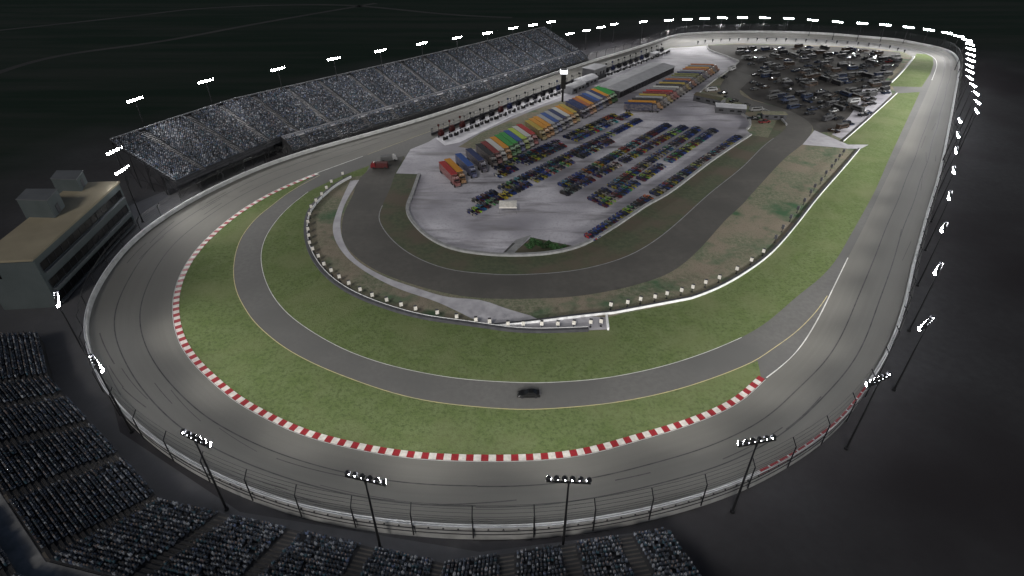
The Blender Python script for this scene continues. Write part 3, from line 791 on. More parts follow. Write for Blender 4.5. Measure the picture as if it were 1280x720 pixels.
# near stands, seen from behind and above
NV = [P(48, 418, 3), P(62, 474, 3), P(202, 627, 3), P(555, 706, 3), P(834, 663, 3)]
NB_ = perp(NV, 16, 1); 
if (NB_[2]-cen).length < (NV[2]-cen).length: ps = -1
else: ps = 1
w_nr = np.array([.20, .12, .26, .05, .12, .09, .06, .12, .01, .03]); w_nr /= w_nr.sum()
nlab = ['small dark seating block below the corner of the grey building', 'dark lower left seating block split by aisles running to the left edge', 'dark seating block at the bottom left of centre outside the near turn', 'dark seating block at the bottom centre ending at a slanted edge']
for k in range(4):
    fr = [NV[k], NV[k+1]]
    D1, CW, D2 = 16., 3.2, 12.
    allb = {d: perp(NV, d, ps) for d in (D1, D1+CW, D1+CW+D2)}
    b1 = allb[D1][k:k+2]; c1 = allb[D1+CW][k:k+2]; b2 = allb[D1+CW+D2][k:k+2]
    L_ = (fr[1]-fr[0]).length
    al = {0: [.98], 1: [.17, .42, .69, .985], 2: [.25, .50, .75, .985], 3: [.27, .53, .80]}[k]
    if k == 3: al = [.27, .54, .80]
    root = empty('grandstand', (0, 0, 0)); sp = []; fc = []
    za, zb, zc = 3., 3+.42*D1, 3+.42*D1+.1
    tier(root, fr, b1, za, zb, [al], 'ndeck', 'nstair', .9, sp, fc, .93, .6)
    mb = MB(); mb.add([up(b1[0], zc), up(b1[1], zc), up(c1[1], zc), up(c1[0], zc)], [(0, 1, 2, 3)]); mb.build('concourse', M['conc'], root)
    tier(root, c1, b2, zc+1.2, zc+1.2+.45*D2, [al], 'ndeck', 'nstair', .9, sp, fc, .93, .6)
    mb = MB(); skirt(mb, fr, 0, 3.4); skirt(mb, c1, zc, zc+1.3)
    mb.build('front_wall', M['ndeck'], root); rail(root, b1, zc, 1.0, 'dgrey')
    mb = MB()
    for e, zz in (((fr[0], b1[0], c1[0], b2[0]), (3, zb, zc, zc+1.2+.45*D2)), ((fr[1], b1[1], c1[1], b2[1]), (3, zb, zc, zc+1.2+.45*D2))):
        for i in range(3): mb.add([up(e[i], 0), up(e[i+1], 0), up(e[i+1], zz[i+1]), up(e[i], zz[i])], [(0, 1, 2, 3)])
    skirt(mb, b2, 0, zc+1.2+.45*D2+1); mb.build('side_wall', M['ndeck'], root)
    tag(root, nlab[k], 'grandstand')
    crowd('crowd', sp, fc, 'spectators in the ' + nlab[k].replace('seating block', 'block'), .78, .95, w_nr)

# ------------------------------------------------------------------ grey suite building
bz = 15.
root = empty('suite_building', (0, 0, 0))
c_r = P(148, 227, bz); c_f = P(40, 323, bz); c_l = P(-60, 331, bz)
fd = (c_r-c_f); fd.z = 0; fl = fd.length; fd.normalize(); bd = Vector((-fd.y, fd.x, 0))
if bd.x > 0: bd = -bd
W = 13.5
foot = [c_f, c_r, c_r+bd*W, c_f+bd*W]
c_b = P(100, 229, bz)
mb = MB(); mb.prism([(p.x, p.y) for p in foot], 0, bz-.6); mb.build('wall', M['facade2'], root)
def grow(pts, g):
    c = sum(pts, Vector())/len(pts); return [p + (p-c).normalized()*g for p in pts]
mb = MB(); mb.prism([(p.x, p.y) for p in grow(foot, .5)], bz-.6, bz); mb.build('roof', M['roof'], root)
# window bands on the long side facing the track
nrm = -bd
for k, zc_ in enumerate((10.4, 5.3, 1.0)):
    mb = MB(); a = c_f + fd*1.2 + nrm*.12; b = c_r - fd*1.2 + nrm*.12
    mb.add([up(a, zc_), up(b, zc_), up(b, zc_+2.3), up(a, zc_+2.3)], [(0, 1, 2, 3)]); w = mb.build('window_band', M['glass'], root)
    mb = MB(); n = 14
    for i in range(n+1):
        p = a.lerp(b, i/n) + nrm*.05; mb.tube(up(p, zc_), up(p, zc_+2.3), .05, 4)
    mb.build('mullions', M['dgrey'], w)
    mb = MB(); a2 = a + nrm*.2; b2 = b + nrm*.2
    mb.prism([(a.x, a.y), (b.x, b.y), ((b+nrm*.7).x, (b+nrm*.7).y), ((a+nrm*.7).x, (a+nrm*.7).y)], zc_-.5, zc_-.2); mb.build('ledge', M['facade'], root)
mb = MB(); a = c_f + bd*9.5 - fd*.06; b = c_f + bd*14 - fd*.06; mb.add([up(a, 9.5), up(b, 9.5), up(b, 11), up(a, 11)], [(0, 1, 2, 3)]); mb.build('window', M['glass'], root)
tag(root, 'big grey building with flat tan roof and three dark window bands beside the left bend', 'building')
for px_, zt_, lab in (([(20, 249), (58, 250), (71, 236), (33, 236)], 20.5, 'larger grey box tower rising behind the tan roof, nearer the left edge'), ([(63, 223), (95, 224), (103, 213), (71, 213)], 19.0, 'smaller grey box tower rising behind the far end of the tan roof')):
    q = [P(u, v, zt_) for u, v in px_]; c = sum(q, Vector())/4; c.z = 0
    r = empty('stair_tower', c); loc = [(p.x-c.x, p.y-c.y) for p in q]
    mb = MB(); mb.prism(loc, 0, zt_-.25); mb.build('walls', M['facade2'], r)
    mb = MB(); mb.prism([(x*1.03, y*1.03) for x, y in loc], zt_-.25, zt_); mb.build('roof', M['facade'], r)
    a = Vector((*loc[1], 0)).lerp(Vector((*loc[2], 0)), .35); b = Vector((*loc[1], 0)).lerp(Vector((*loc[2], 0)), .6); n_ = a.normalized()*.12
    mb = MB(); mb.prism([((a).x, (a).y), ((b).x, (b).y), ((b+n_).x, (b+n_).y), ((a+n_).x, (a+n_).y)], 15.2, 17.6); mb.build('door', M['dgrey'], r)
    tag(r, lab, 'tower')

# ------------------------------------------------------------------ track light boxes along the inner barrier
def make_box():
    r = empty('marker_light_box', (0, 0, 0))
    mb = MB(); mb.tube((0, 0, 0), (0, 0, 1.5), .09, 6); mb.box((0, 0, .06), (.5, .5, .12)); mb.build('post', M['dsteel'], r)
    mb = MB(); mb.box((0, 0, 1.95), (.85, .7, 1.2), 0, taper=.92); mb.build('box', M['dgrey'], r)
    mb = MB(); mb.box((0, -.38, 1.95), (.86, .06, 1.15)); mb.build('front_panel', M['white'], r)
    return r
BX = [(429,222),(415,232),(409,240),(403,248),(396,256),(390,264),(388,273),(386,283),(386,292),(387,300),(388,309),(392,317),(399,326),(406,336),(415,344),(425,352),(437,360),(451,368),(466,375),(484,381),(502,387),(520,392),(547,397),(571,402),(595,406),(612,408),(635,411),
      (654,411),(677,411),(697,411),(717,410),(738,409),(751,408),(763,387),(784,384),(800,380),(818,377),(833,373),(851,369),(865,365),(881,359),(898,353),(920,342),(938,331),(953,320),(968,303),(977,290),(987,277),(996,266),(1004,256),(1012,245),(1017,238),(1025,230),(1031,221),(1038,213),(1043,206),(1048,200),(1053,194)]
pb = make_box()
for i, (u, v) in enumerate(BX):
    o = pb if i == 0 else copy_tree(pb)
    o.location = P(u, v, .04); o.location.z = .04
    d = Vector((cam.location.x, 40, 0)) - o.location; o.rotation_euler = (0, 0, math.atan2(d.y, d.x) + PI/2 + (PI if u > 965 else 0))
    lab = 'dark marker box on a post along the far part of the right barrier' if u > 965 else ('white fronted marker box on a post beside the left barrier curve' if i < 27 else 'white fronted marker box on a post standing on the small concrete wedge' if i < 33 else 'white fronted marker box on a post beside the right barrier curve')
    tag(o, lab, 'marker box', ('marker boxes on the left barrier', 'marker boxes on the concrete wedge', 'marker boxes on the right barrier')[0 if i < 27 else 1 if i < 33 else 2])
# small posts round the far end
def one(name, fn, mats, parent=None): mb = MB(); fn(mb); return mb.build(name, mats, parent)
fp = one('marker_post', lambda m: (m.box((0, 0, .9), (.35, .35, 1.8)), m.box((0, 0, 1.5), (.9, .5, 1.1))), M['dgrey'])
far = curve([(872,55),(900,52),(960,51),(1020,53),(1070,56),(1110,60),(1130,66)], 0, 7, 1)
for i, p in enumerate(far):
    o = fp if i == 0 else fp.copy()
    if i: COL.objects.link(o)
    o.location = (p.x, p.y, .05); tag(o, 'small dark marker post on the pale apron inside the far turn', 'marker post', 'marker posts round the far turn')

# ------------------------------------------------------------------ vehicles
def lathe_wheel(mb, x, y, r, w, mi): mb.tube((x, y-w/2, r), (x, y+w/2, r), r, 12, mi=mi)
CARX = [(-2.45, .28, .62, .80), (-2.35, .2, .86, .9), (-1.6, .2, .93, .96), (-.9, .2, .92, .98), (.9, .2, .86, .98), (1.7, .2, .74, .96), (2.3, .22, .56, .88), (2.45, .26, .42, .74)]
def car_body(mb, mi=0):
    """lower body loft: x station, z low, z high, half width"""
    vs = []
    for x, z0, z1, w in CARX:
        vs += [(x, -w, z0), (x, -w*1.0, (z0+z1)/2), (x, -w*.86, z1), (x, w*.86, z1), (x, w, (z0+z1)/2), (x, w, z0)]
    n = len(CARX); fs = []
    for i in range(n-1):
        for k in range(6):
            a = 6*i+k; b = 6*i+(k+1) % 6; fs.append((a, b, b+6, a+6))
    fs += [(5, 4, 3, 2, 1, 0), tuple(6*(n-1)+k for k in range(6))]
    mb.add(vs, fs, mi)
def car_cabin(mb, mi_glass, mi_roof):
    lo = [(-1.75, .78), (.85, .80)]; 
    b = [(-1.8, -.78, .9), (.95, -.78, .86), (.95, .78, .86), (-1.8, .78, .9)]; t = [(-1.0, -.6, 1.3), (.1, -.6, 1.32), (.1, .6, 1.32), (-1.0, .6, 1.3)]
    mb.add(b+t, [(0, 1, 5, 4), (1, 2, 6, 5), (2, 3, 7, 6), (3, 0, 4, 7)], mi_glass)
    mb.add([(x, y, z+.03) for x, y, z in t] + t, [(0, 1, 2, 3), (4, 5, 1, 0), (5, 6, 2, 1), (6, 7, 3, 2), (7, 4, 0, 3)], mi_roof)
def carmesh(m):
    car_body(m, 0); car_cabin(m, 1, 0)
    for x in (-1.5, 1.45):
        for y in (-.86, .86): lathe_wheel(m, x, y, .34, .26, 2)
    m.box((-2.38, 0, 1.0), (.25, 1.6, .05), 0); m.box((-2.4, -.78, .93), (.3, .04, .2), 0); m.box((-2.4, .78, .93), (.3, .04, .2), 0)
pcar = one('race_car', carmesh, [M['paint'], M['cglass'], M['tyre']])
COLS = [('red', (.42, .03, .03)), ('blue', (.03, .07, .34)), ('yellow', (.60, .48, .04)), ('black', (.02, .02, .022)), ('white', (.6, .6, .6)), ('green', (.05, .30, .08)), ('orange', (.60, .18, .02)), ('dark blue', (.02, .03, .12)), ('grey', (.22, .22, .23)), ('maroon', (.14, .02, .02)), ('lime green', (.35, .55, .05)), ('turquoise', (.03, .28, .32))]
WT = [4, 17, 5, 15, 4, 5, 2, 22, 12, 7, 3, 5]
rowdir = Vector((.637, .771, 0)); sided = Vector((.771, -.637, 0))
crot = math.atan2(-3.6, 3.4)
PLC = []
def park_row(a, b, gaps, side, name, step=2.3):
    a = P(*a); b = P(*b); L_ = (b-a).length; n = int(L_/step)
    for i in range(n):
        f = i/n
        if any(g0 <= f < g1 for g0, g1 in gaps): continue
        p = a.lerp(b, f) + sided*side
        PLC.append((p.length, p, name, crot + random.uniform(-.03, .03), *random.choices(COLS, WT)[0]))
park_row((612, 217), (770, 144), [(.0, .04), (.5, .53)], .4, 'in the first row beside the coloured trucks')
park_row((612, 217), (779, 140), [(.10, .16), (.44, .50), (.85, .88)], 4.7, 'in the first row beside the coloured trucks')
park_row((584, 264), (806, 151), [(.0, .04), (.14, .16)], -2.0, 'in the second double row of the paddock')
park_row((584, 265), (800, 154), [(.26, .29), (.50, .53), (.76, 1)], 2.3, 'in the second double row of the paddock')
park_row((700, 240), (842, 157), [(.0, .04)], -2.0, 'in the middle double row of the paddock')
park_row((700, 241), (852, 157), [(.18, .20), (.38, .41)], 2.3, 'in the middle double row of the paddock')
park_row((747, 253), (880, 161), [(.1, .13)], -2.0, 'in the fourth double row of the paddock')
park_row((747, 255), (889, 161), [(.24, .27), (.46, .49)], 2.3, 'in the fourth double row of the paddock')
park_row((738, 298), (926, 171), [(.31, .34)], 0, 'in the single row along the paddock wall')
PLC.sort(key=lambda t: t[0])
for i, (_, p, name, rz, cn, c) in enumerate(PLC[:298]):
    o = pcar if i == 0 else pcar.copy()
    if i: COL.objects.link(o)
    o.location = (p.x, p.y, .1); o.rotation_euler = (0, 0, rz); o.scale = (.88, .9, .9); o.color = (*[x*random.uniform(.3, .55) for x in c], 1)
    tag(o, f'{cn} stock car parked {name}', 'race car', f'{cn} stock cars parked {name}')
rest = MB(); cmats = [M['cglass'], M['tyre']] + [mat('car_colour', tuple(x*.45 for x in c), None, .5, .4) for _, c in COLS]
tmp = MB(); carmesh(tmp)
for _, p, name, rz, cn, c in PLC[298:]:
    T4 = Matrix.Translation((p.x, p.y, .1)) @ Matrix.Rotation(rz, 4, 'Z') @ Matrix.Scale(.89, 4); ci = 2 + [k for k, _ in COLS].index(cn); b0 = len(rest.v)
    rest.v += [tuple(T4 @ Vector(v)) for v in tmp.v]; rest.f += [[b0+k for k in f] for f in tmp.f]
    rest.m += [ci if m == 0 else m-1 for m in tmp.m]; rest.smooth += tmp.smooth
if rest.v: tag(rest.build('race_cars', cmats), 'far ends of the packed paddock rows of many coloured stock cars', 'race cars', None, 'stuff')
print('cars', len(PLC))


# the black car on the inner road
r = empty('race_car', P(661, 494, .03), PI + .02); r.location.z = .035
one('body', lambda m: (car_body(m), m.box((2.42, 0, .25), (.3, 1.7, .08))), M['black'], r)
gh = one('cabin', lambda m: car_cabin(m, 0, 1), [M['glass'], M['black']], r)
for x in (-1.5, 1.45):
    for y in (-.86, .86):
        w = one('wheel', lambda m: lathe_wheel(m, x, y, .34, .26, 0), M['tyre'], r)
        one('rim', lambda m: m.tube((x, y-.14, .34), (x, y+.14, .34), .2, 10), M['dsteel'], w)
one('rear_spoiler', lambda m: (m.box((-2.38, 0, 1.02), (.25, 1.65, .05)), m.box((-2.4, -.78, .93), (.3, .04, .2)), m.box((-2.4, .78, .93), (.3, .04, .2))), M['dgrey'], r)
one('window_net', lambda m: m.box((-.4, -.70, 1.1), (.7, .05, .25)), M['dgrey'], r)
tag(r, 'lone black stock car driving on the inner road of the near turn', 'race car')

# two service trucks by the pit exit
def truck(u, v, rz, colr, label, cat, tank):
    r = empty('service_truck', P(u, v, .1), rz); r.location.z = .1
    o = one('body', lambda m: (m.box((-.9, 0, 1.5), (4.6, 2.3, 1.7), taper=.96), m.box((0, 0, .6), (6.8, 2.1, .3))), M['plain'], r); o.color = (*tank, 1)
    o = one('cab', lambda m: (m.box((2.5, 0, 1.15), (1.9, 2.2, 1.1)), m.box((2.3, 0, 2.05), (1.4, 2.05, .75), taper=.85)), M['plain'], r); o.color = (*colr, 1)
    one('windscreen', lambda m: m.box((3.0, 0, 2.0), (.12, 1.7, .5)), M['glass'], r)
    for x in (-2.2, 2.3):
        for y in (-1, 1): one('wheel', lambda m: lathe_wheel(m, x, y, .48, .35, 0), M['tyre'], r)
    one('light_bar', lambda m: m.box((2.1, 0, 2.52), (.3, 1.4, .16)), M['white'], r)
    tag(r, label, cat)
truck(475, 210, PI+.02, (.14, .015, .018), 'dark red service truck at the pit road exit', 'truck', (.07, .02, .02))
truck(486, 201, .25, (.25, .25, .25), 'white and black service truck behind the red one at the pit road exit', 'truck', (.10, .10, .10))

# team transporters
def make_hauler():
    r = empty('team_transporter', (0, 0, 0))
    one('trailer', lambda m: (m.box((-1.6, 0, 2.45), (13.6, 2.5, 2.9)), m.box((-3.5, 0, .85), (8, 2.3, .5))), M['livery'], r)
    one('trailer_roof', lambda m: m.box((-1.6, 0, 3.96), (13.7, 2.56, .12)), M['plain'], r)
    one('cab', lambda m: (m.box((6.6, 0, 1.9), (2.2, 2.4, 2.2)), m.box((6.4, 0, 3.3), (1.9, 2.2, .7), taper=.8), m.box((8.3, 0, 1.3), (1.6, 2.0, 1.2), taper=.9)), M['livery'], r)
    one('windscreen', lambda m: m.box((7.72, 0, 2.45), (.1, 2.0, .75)), M['glass'], r)
    for x in (-7, -5.8, 4.6, 5.7, 8.2):
        for y in (-1.05, 1.05): one('wheel', lambda m: lathe_wheel(m, x, y, .5, .5, 0), M['tyre'], r)
    return r
ph = make_hauler(); fh = True
HC = {'red': (.42, .03, .03), 'orange': (.62, .27, .02), 'grey': (.24, .24, .25), 'blue': (.03, .09, .32), 'black': (.025, .025, .03), 'white': (.55, .55, .52), 'green': (.04, .30, .06), 'lime': (.42, .55, .08), 'navy': (.02, .035, .12), 'dark red': (.22, .03, .03), 'silver': (.35, .36, .38), 'gold': (.45, .33, .05), 'olive': (.16, .17, .04), 'rust': (.42, .13, .04)}
def hauler(p, rz, cn, label, group):
    global fh
    r = ph if fh else copy_tree(ph); fh = False
    r.location = (p.x, p.y, .1); r.rotation_euler = (0, 0, rz)
    c = (*[x*.62 for x in HC[cn]], 1)
    for ch in r.children: ch.color = c
    tag(r, label, 'truck', group)
hrot = math.atan2(-17.6, 8.4)
a = P(561.5, 211.5, 4); b = P(759, 112.5, 4)
seq = ['red', 'orange', None, 'blue', None, 'navy', None, 'black', 'dark red', 'white', 'orange', 'green', 'green', 'blue', 'lime', 'white', 'red', None, 'gold', 'orange', 'orange', 'silver', 'blue', 'silver', 'navy', 'white', 'orange', 'gold', None, 'navy', 'navy', 'rust', 'orange', 'navy', 'blue', 'silver', 'navy', 'orange', 'green', 'green']
cnt = {}
ordw = ['first', 'second', 'third', 'fourth', 'fifth', 'sixth', 'seventh']
for i, cn in enumerate(seq):
    if cn is None: continue
    p = a.lerp(b, i/(len(seq)-1)); k = cnt.get(cn, 0); cnt[cn] = k+1
    hauler(p, hrot, cn, f'transporter with {cn} roof, {ordw[k]} {cn} one up the slanted truck row', 'transporters in the slanted truck row')
a = P(802, 129.5, 4); b = P(881, 80.5, 4)
seq2 = ['navy', 'orange', 'black', 'silver', 'gold', 'dark red', 'red', 'grey', 'white', 'black', 'gold', 'navy', 'rust', 'grey', 'olive', 'olive', 'navy', 'silver', 'rust', 'orange', 'grey', 'rust']
cnt = {}
for i, cn in enumerate(seq2):
    p = a.lerp(b, i/(len(seq2)-1)); k = cnt.get(cn, 0); cnt[cn] = k+1
    hauler(p, -.1, cn, f'transporter with {cn} roof, {ordw[k]} {cn} one up the farther truck row', 'transporters in the farther truck row')

# ------------------------------------------------------------------ pit lane
pl = resample([P(548, 172), P(640, 135.5), P(700, 112.5), P(790, 79.5), P(832, 63.5)], 7.0)
mb = MB(); wl = [p - sided*4.4 for p in resample(pl, 3)]
r = empty('pit_wall', (0, 0, 0)); wallmesh(mb, wl, .5, .04, 1.1); mb.build('wall_body', M['dgrey'], r)
mb = MB()
for a, b in zip(wl[:-1], wl[1:]):
    for h in (2.0, 3.4): mb.tube(up(a, h), up(b, h), .07, 3, caps=False)
mb.build('cable', M['cable'], r)
for p in wl[::4]: one('post', lambda m: m.tube(up(p, 1), up(p, 3.4), .1, 5), M['dsteel'], r)
tag(r, 'dark pit wall with a post and cable fence between pit boxes and pit road', 'wall')
cart = one('pit_cart', lambda m: (m.box((0, 0, 1.0), (2.4, 1.7, 1.6), 0), m.box((0, 0, 2.7), (2.2, 1.5, .15), 0, taper=.9), m.tube((-.9, -.6, 1.8), (-.9, -.6, 2.7), .06, 4), m.tube((.9, .6, 1.8), (.9, .6, 2.7), .06, 4), m.box((.2, 0, 2.0), (1.1, .9, .7), 0), m.tube((-1.1, .3, 0), (-1.1, .3, 5.2), .09, 5), m.box((-1.1, .3, 5.0), (.5, .8, .9), 0)), M['matt'])
tyr = one('tyre_stack', lambda m: [m.tube((x, y, z), (x, y, z+.34), .42, 9) for x, y, n in ((-.9, 0, 4), (0, 0, 3), (.9, .1, 4), (-.4, .9, 2)) for z in [.36*k for k in range(n)]], M['tyre'])
toolb = one('tool_box', lambda m: (m.box((0, 0, .65), (1.5, .9, 1.1)), m.box((0, 0, 1.25), (1.6, 1.0, .12)), m.tube((-.6, -.5, .12), (-.6, .5, .12), .12, 6), m.tube((.6, -.5, .12), (.6, .5, .12), .12, 6)), M['dgrey'])
sgn_ = one('pit_sign', lambda m: (m.tube((0, 0, 0), (0, 0, 3.0), .07, 5), m.box((0, 0, 3.3), (.6, .12, .6))), M['dsteel'])
bar = one('steel_drum', lambda m: (m.tube((0, 0, 0), (0, 0, .95), .33, 9), m.tube((0, 0, .93), (0, 0, .99), .36, 9)), M['plain'])
F1 = {}; RVP = {}
def put(proto, p, z, rz, lab, cat, grp, colr=None):
    o = proto if proto.name not in F1 else proto.copy()
    if proto.name in F1: COL.objects.link(o)
    F1[proto.name] = 1
    o.location = (p.x, p.y, z); o.rotation_euler = (0, 0, rz)
    if proto is RVP.get('rv'): o.scale = (.78, .85, .8)
    if colr: o.color = (*colr, 1)
    return tag(o, lab, cat, grp)
rr = math.atan2(rowdir.y, rowdir.x)
for i, p in enumerate(pl[:-1]):
    q = p.lerp(pl[i+1], .35)
    put(cart, q + sided*-.6, .1, rr + random.uniform(-.1, .1), 'dark pit cart with canopy and mast in the row behind the pit wall', 'pit cart', 'pit carts behind the pit wall', random.choice([(.010, .010, .013)]*5 + [(.010, .014, .045), (.045, .010, .010)]))
    put(tyr, p + sided*4.6, .12, rr + random.uniform(-.5, .5), 'black stack of tyres in the row beside the pit carts', 'tyres', 'tyre stacks beside the pit carts')
    put(toolb, p.lerp(pl[i+1], .55) + sided*4.0, .12, rr + random.uniform(-.3, .3), 'dark wheeled tool box in the row beside the pit carts', 'tool box', 'tool boxes beside the pit carts')
    put(sgn_, p + sided*-3.6, .1, rr, 'small grey signboard on a post just behind the pit wall', 'sign', 'signboards along the pit wall')
    put(bar, p + sided*.2, .1, 0, 'dark steel drum between two pit carts', 'drum', 'drums between the pit carts', (.03, .03, .035))

# scoring tower
r = empty('scoring_tower', P(703, 127, .12)); r.location.z = .12
one('shaft', lambda m: (m.tube((0, 0, 0), (0, 0, 7), .55, 8), m.box((0, 0, 10.5), (2.4, 2.4, 7.4))), M['black'], r)
one('lit_head', lambda m: m.box((0, 0, 15.1), (3.6, 3.2, 1.8)), M['glow'], r)
one('cap', lambda m: m.box((0, 0, 16.2), (3.0, 2.8, .5)), M['dgrey'], r)
tag(r, 'slim black scoring tower with a lit white head beside the pit buildings', 'tower')
def building(u, v, w, d, h, rz, lab, wallm, roofm, cat='building', name='pit_building', arch=0, z=.1):
    r = empty(name, P(u, v, z), rz); r.location.z = z
    one('walls', lambda m: m.box((0, 0, h/2), (w, d, h)), M[wallm], r)
    if arch:
        def rf(m):
            vs = []; n = 6
            for i in range(n+1):
                t = i/n; y = (t-.5)*(d+.4); zz = h + .02 + arch*math.sin(PI*t)
                vs += [(-w/2-.2, y, zz), (w/2+.2, y, zz)]
            m.add(vs, [(2*i, 2*i+1, 2*i+3, 2*i+2) for i in range(n)]); 
            m.add([vs[2*i] for i in range(n+1)] , [tuple(range(n+1))]); m.add([vs[2*i+1] for i in range(n+1)], [tuple(range(n, -1, -1))])
        one('roof', rf, M[roofm], r)
    else: one('roof', lambda m: (m.box((0, 0, h+.15), (w+.5, d+.5, .3))), M[roofm], r)
    one('door', lambda m: m.box((-w*.2, -d/2-.04, 1.2), (1.4, .08, 2.4)), M['dgrey'], r)
    for q in (-.32, .05, .3): one('window', lambda m: m.box((w*q, -d/2-.03, h*.55), (w*.14, .06, h*.28)), M['glass'], r)
    return tag(r, lab, cat)
building(718, 114, 13, 6, 3.6, rr, 'lowest grey shed in the middle of the pit lane, right of the black tower', 'grey', 'grey', arch=.4)
building(732, 106, 14, 7, 3.6, rr, 'pale arched-roof building between the two other pit sheds', 'grey', 'lgrey', arch=1.2)
building(742, 98, 13, 8, 6.5, rr, 'tallest boxy grey building in the pit lane, last of the three', 'dgrey', 'grey')
# long garage
gA = P(774, 123); gB = P(842, 91); gl = (gB-gA); grz = math.atan2(gl.y, gl.x); ctr = (gA+gB)/2
r = empty('garage_building', (ctr.x, ctr.y, .1), grz); L_ = gl.length; GW = 15.
one('walls', lambda m: m.box((0, GW/2, 1.8), (L_, GW, 3.6)), M['dgrey'], r)
one('roof', lambda m: m.add([(-L_/2-.5, -.8, 3.65), (L_/2+.5, -.8, 3.65), (L_/2+.5, GW/2, 4.6), (-L_/2-.5, GW/2, 4.6), (-L_/2-.5, GW+.8, 3.65), (L_/2+.5, GW+.8, 3.65)], [(0, 1, 2, 3), (3, 2, 5, 4), (0, 3, 4), (1, 5, 2)]), M['grey'], r)
for k in range(18): one('garage_door', lambda m: m.box((-L_/2 + (k+.5)*L_/18, -.06, 1.5), (L_/18*.75, .1, 2.8)), M['glass'], r)
tag(r, 'long low garage with grey shallow roof and a row of dark doors', 'garage')
building(818, 70, 7, 3.5, 2.2, rr, 'small pale booth on the pit side beyond the long garage', 'grey', 'lgrey')
# hospitality tents and sheds by the curved wall
building(886, 128, 15, 6, 3, -.75, 'dark green long tent beside the curved paddock wall', 'dgrey', 'darkscrub', 'tent', 'tent', .8)
building(912, 140, 14, 7, 3, -.25, 'pale roofed long tent at the bend of the curved paddock wall', 'dgrey', 'lgrey', 'tent', 'tent', .8)
building(966, 148, 11, 4, 2.5, -.1, 'olive shed inside the loop of the dark infield road', 'dgrey', 'scrub', 'shed', 'shed')
# white canopy on the paddock
r = empty('canopy_tent', P(635, 263, .1), .0); r.location.z = .1
one('canopy', lambda m: m.add([(-3, -2.6, 2.5), (3, -2.6, 2.5), (3, 2.6, 2.5), (-3, 2.6, 2.5), (-.4, 0, 3.3), (.4, 0, 3.3), (-3, -2.6, 2.1), (3, -2.6, 2.1), (3, 2.6, 2.1), (-3, 2.6, 2.1)], [(0, 1, 5, 4), (1, 2, 5), (2, 3, 4, 5), (3, 0, 4), (6, 7, 1, 0), (7, 8, 2, 1), (8, 9, 3, 2), (9, 6, 0, 3)]), M['white'], r)
for x in (-2.9, 2.9):
    for y in (-2.5, 2.5): one('leg', lambda m: m.tube((x, y, 0), (x, y, 2.3), .06, 5), M['steel'], r)
tag(r, 'white canopy tent beside the second double row of cars', 'tent')

# bushes in the little garden
def make_bush():
    m = MB()
    for k in range(260):
        th = random.uniform(0, 2*PI); ph_ = math.acos(random.uniform(0, 1)); rad = random.uniform(.55, 1)*(1 + .25*math.sin(3*th))
        c = Vector((math.cos(th)*math.sin(ph_)*rad, math.sin(th)*math.sin(ph_)*rad, math.cos(ph_)*rad*.9+.15))
        u = Vector((random.gauss(0, 1), random.gauss(0, 1), random.gauss(0, 1))).normalized(); w = u.orthogonal().normalized(); s_ = random.uniform(.12, .24)
        m.add([c-u*s_, c+w*s_*.6, c+u*s_, c-w*s_*.6], [(0, 1, 2, 3)])
    return m.build('bush', M['bush'])
bsh = make_bush()
for i, (u, v, s_) in enumerate([(662, 309, 1.5), (667, 304, 1.8), (674, 306, 1.4), (681, 309, 1.7), (686, 305, 1.2), (692, 310, 1.6), (699, 311, 1.1), (705, 309, 1.0)]):
    o = bsh if i == 0 else bsh.copy()
    if i: COL.objects.link(o)
    p = P(u, v, .12); o.location = p; o.scale = (s_, s_, s_*.8); o.rotation_euler = (0, 0, i*1.3)
    tag(o, 'dark green bush in the small triangular garden at the near end of the paddock', 'bush', 'bushes in the paddock garden')

# ------------------------------------------------------------------ camping field
def rvmesh(m):
    m.box((0, 0, 1.65), (7.8, 2.4, 2.5), 0, top_mi=1); m.box((4.6, 0, 1.1), (.9, 2.3, 1.4), 0, taper=.85); m.box((.2, -1.27, 2.1), (6, .04, .7), 2); m.box((.2, 1.27, 2.1), (6, .04, .7), 2); m.box((4.27, 0, 2.35), (.04, 2.1, .9), 2)
    m.box((-1, 0, 3.2), (1.0, .8, .3), 1)
    for x in (-2.6, 3.2):
        for y in (-1.1, 1.1): lathe_wheel(m, x, y, .45, .3, 2)
def pickup(m):
    m.box((0, 0, .75), (5.2, 1.9, .6), 0); m.box((.3, 0, 1.35), (1.9, 1.7, .7), 2, taper=.82); m.box((.3, 0, 1.72), (1.4, 1.35, .05), 0); m.box((-1.7, 0, 1.1), (1.7, 1.5, .04), 2)
    for x in (-1.6, 1.7):
        for y in (-.85, .85): lathe_wheel(m, x, y, .4, .25, 2)
def canopy(m):
    m.add([(-2, -2, 2.2), (2, -2, 2.2), (2, 2, 2.2), (-2, 2, 2.2), (0, 0, 3.1)], [(0, 1, 4), (1, 2, 4), (2, 3, 4), (3, 0, 4)], 1)
    for x in (-1.9, 1.9):
        for y in (-1.9, 1.9): m.tube((x, y, 0), (x, y, 2.2), .05, 4, mi=0)
    m.box((0, 0, .75), (1.8, .8, .06), 1)
rv = one('motorhome', rvmesh, [M['matt'], M['roofdark'], M['glass']])
pk = one('pickup_truck', pickup, [M['matt'], M['grey'], M['glass']])
cp = one('canopy_tent', canopy, [M['dsteel'], M['matt']])
RVP['rv'] = rv
def inpoly(p, poly):
    c = False; n = len(poly); j = n-1
    for i in range(n):
        if (poly[i][1] > p[1]) != (poly[j][1] > p[1]) and p[0] < (poly[j][0]-poly[i][0])*(p[1]-poly[i][1])/(poly[j][1]-poly[i][1])+poly[i][0]: c = not c
        j = i
    return c
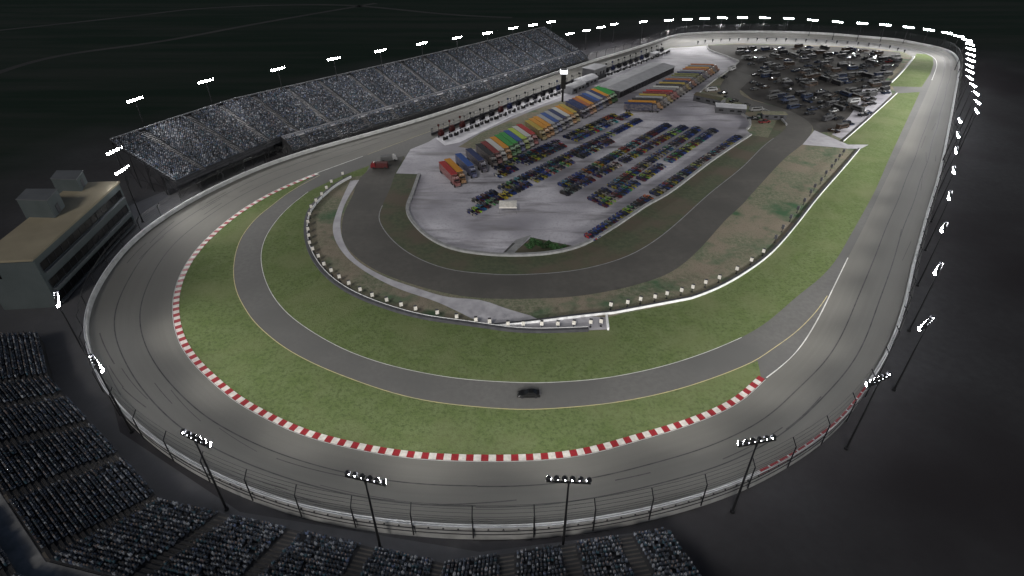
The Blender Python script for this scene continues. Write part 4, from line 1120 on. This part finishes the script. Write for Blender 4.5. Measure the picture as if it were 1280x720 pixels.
field = [(q.x, q.y) for q in PX([(925,60),(1000,59),(1060,62),(1118,69),(1122,78),(1104,103),(1110,118),(1080,146),(1048,170),(1022,166),(1012,150),(985,137),(950,124),(934,112),(940,98),(930,86),(935,76),(915,66)])]
edge = [(q.x, q.y) for q in PX([(1050,62),(1118,69),(1124,78),(1106,103),(1112,118),(1082,147),(1048,172),(1020,166),(1030,140),(1060,110)])]
xs = [p[0] for p in field]; ys = [p[1] for p in field]
fu = Vector((.92, .38, 0)); fv = Vector((-.38, .92, 0)); o0 = Vector((sum(xs)/len(xs), sum(ys)/len(ys), 0)); nveh = 0
spotl = []
for i in range(-30, 31):
    for j in range(-34, 35):
        p = o0 + fu*(i*7.2 + random.uniform(-1.8, 1.8)) + fv*(j*5.6 + random.uniform(-1.3, 1.3))
        if not inpoly(p, field): continue
        e = inpoly(p, edge)
        if random.random() < (.8 if e else .62): spotl.append((p, e))
random.shuffle(spotl)
print('camp', len(spotl))
for p, e in spotl[:430]:
    nveh += 1; k = random.random(); rz = math.atan2(fu.y, fu.x) + (PI/2 if random.random() < .15 else 0) + random.uniform(-.12, .12)
    zone = 'on the lit edge of the camping field near the grass' if e else 'out in the dark camping field'
    dk = random.choice([('black', (.012, .012, .014)), ('black', (.012, .012, .014)), ('dark grey', (.035, .035, .038)), ('dark brown', (.035, .024, .018)), ('dark blue', (.014, .02, .04))] + ([('white', (.3, .3, .3)), ('dark red', (.13, .015, .015))] if random.random() < .08 else [('grey', (.05, .05, .05))]))
    if k < .34: put(rv, p, .065, rz, f'{dk[0]} motorhome parked {zone}', 'motorhome', f'{dk[0]} motorhomes {zone}', dk[1])
    elif k < .88: put(pk, p, .065, rz, f'{dk[0]} pickup truck parked {zone}', 'pickup', f'{dk[0]} pickups {zone}', dk[1])
    else: put(cp, p, .09, rz, f'{dk[0]} canopy tent pitched {zone}', 'tent', f'{dk[0]} canopies {zone}', tuple(min(.3, x*1.5+.01) for x in dk[1]))
for (u, v, rz, kind, cn, c, w) in [(888, 114, .3, rv, 'white', (.3, .3, .3), 'standing alone behind the bend of the paddock wall'), (903, 118, .1, pk, 'black', (.02, .02, .02), 'beside the curved paddock wall'), (906, 124, .9, pk, 'dark grey', (.05, .05, .05), 'beside the curved paddock wall'), (917, 128, .5, pk, 'black', (.02, .02, .02), 'beside the curved paddock wall'),
      (932, 133, .4, pk, 'dark grey', (.05, .05, .05), 'inside the loop of the infield road'), (944, 139, .2, rv, 'pale grey', (.16, .16, .16), 'inside the loop of the infield road'), (948, 147, 1.2, pk, 'dark green', (.04, .08, .05), 'inside the loop of the infield road'), (941, 150, 0, pk, 'black', (.02, .02, .02), 'inside the loop of the infield road'), (955, 154, .2, pk, 'maroon', (.12, .02, .02), 'inside the loop of the infield road'),
      (914, 88, .8, rv, 'white', (.3, .3, .3), 'by the low wall beyond the farther truck row'), (932, 74, .3, rv, 'grey', (.12, .12, .12), 'where the far paddock wall ends'), (905, 98, .8, pk, 'black', (.02, .02, .02), 'by the low wall beyond the farther truck row')]:
    p = P(u, v); nm = 'motorhome' if kind is rv else 'pickup truck'
    put(kind, p, .09, rz, f'{cn} {nm} {w}', 'motorhome' if kind is rv else 'pickup', None, c)
print('vehicles', nveh)
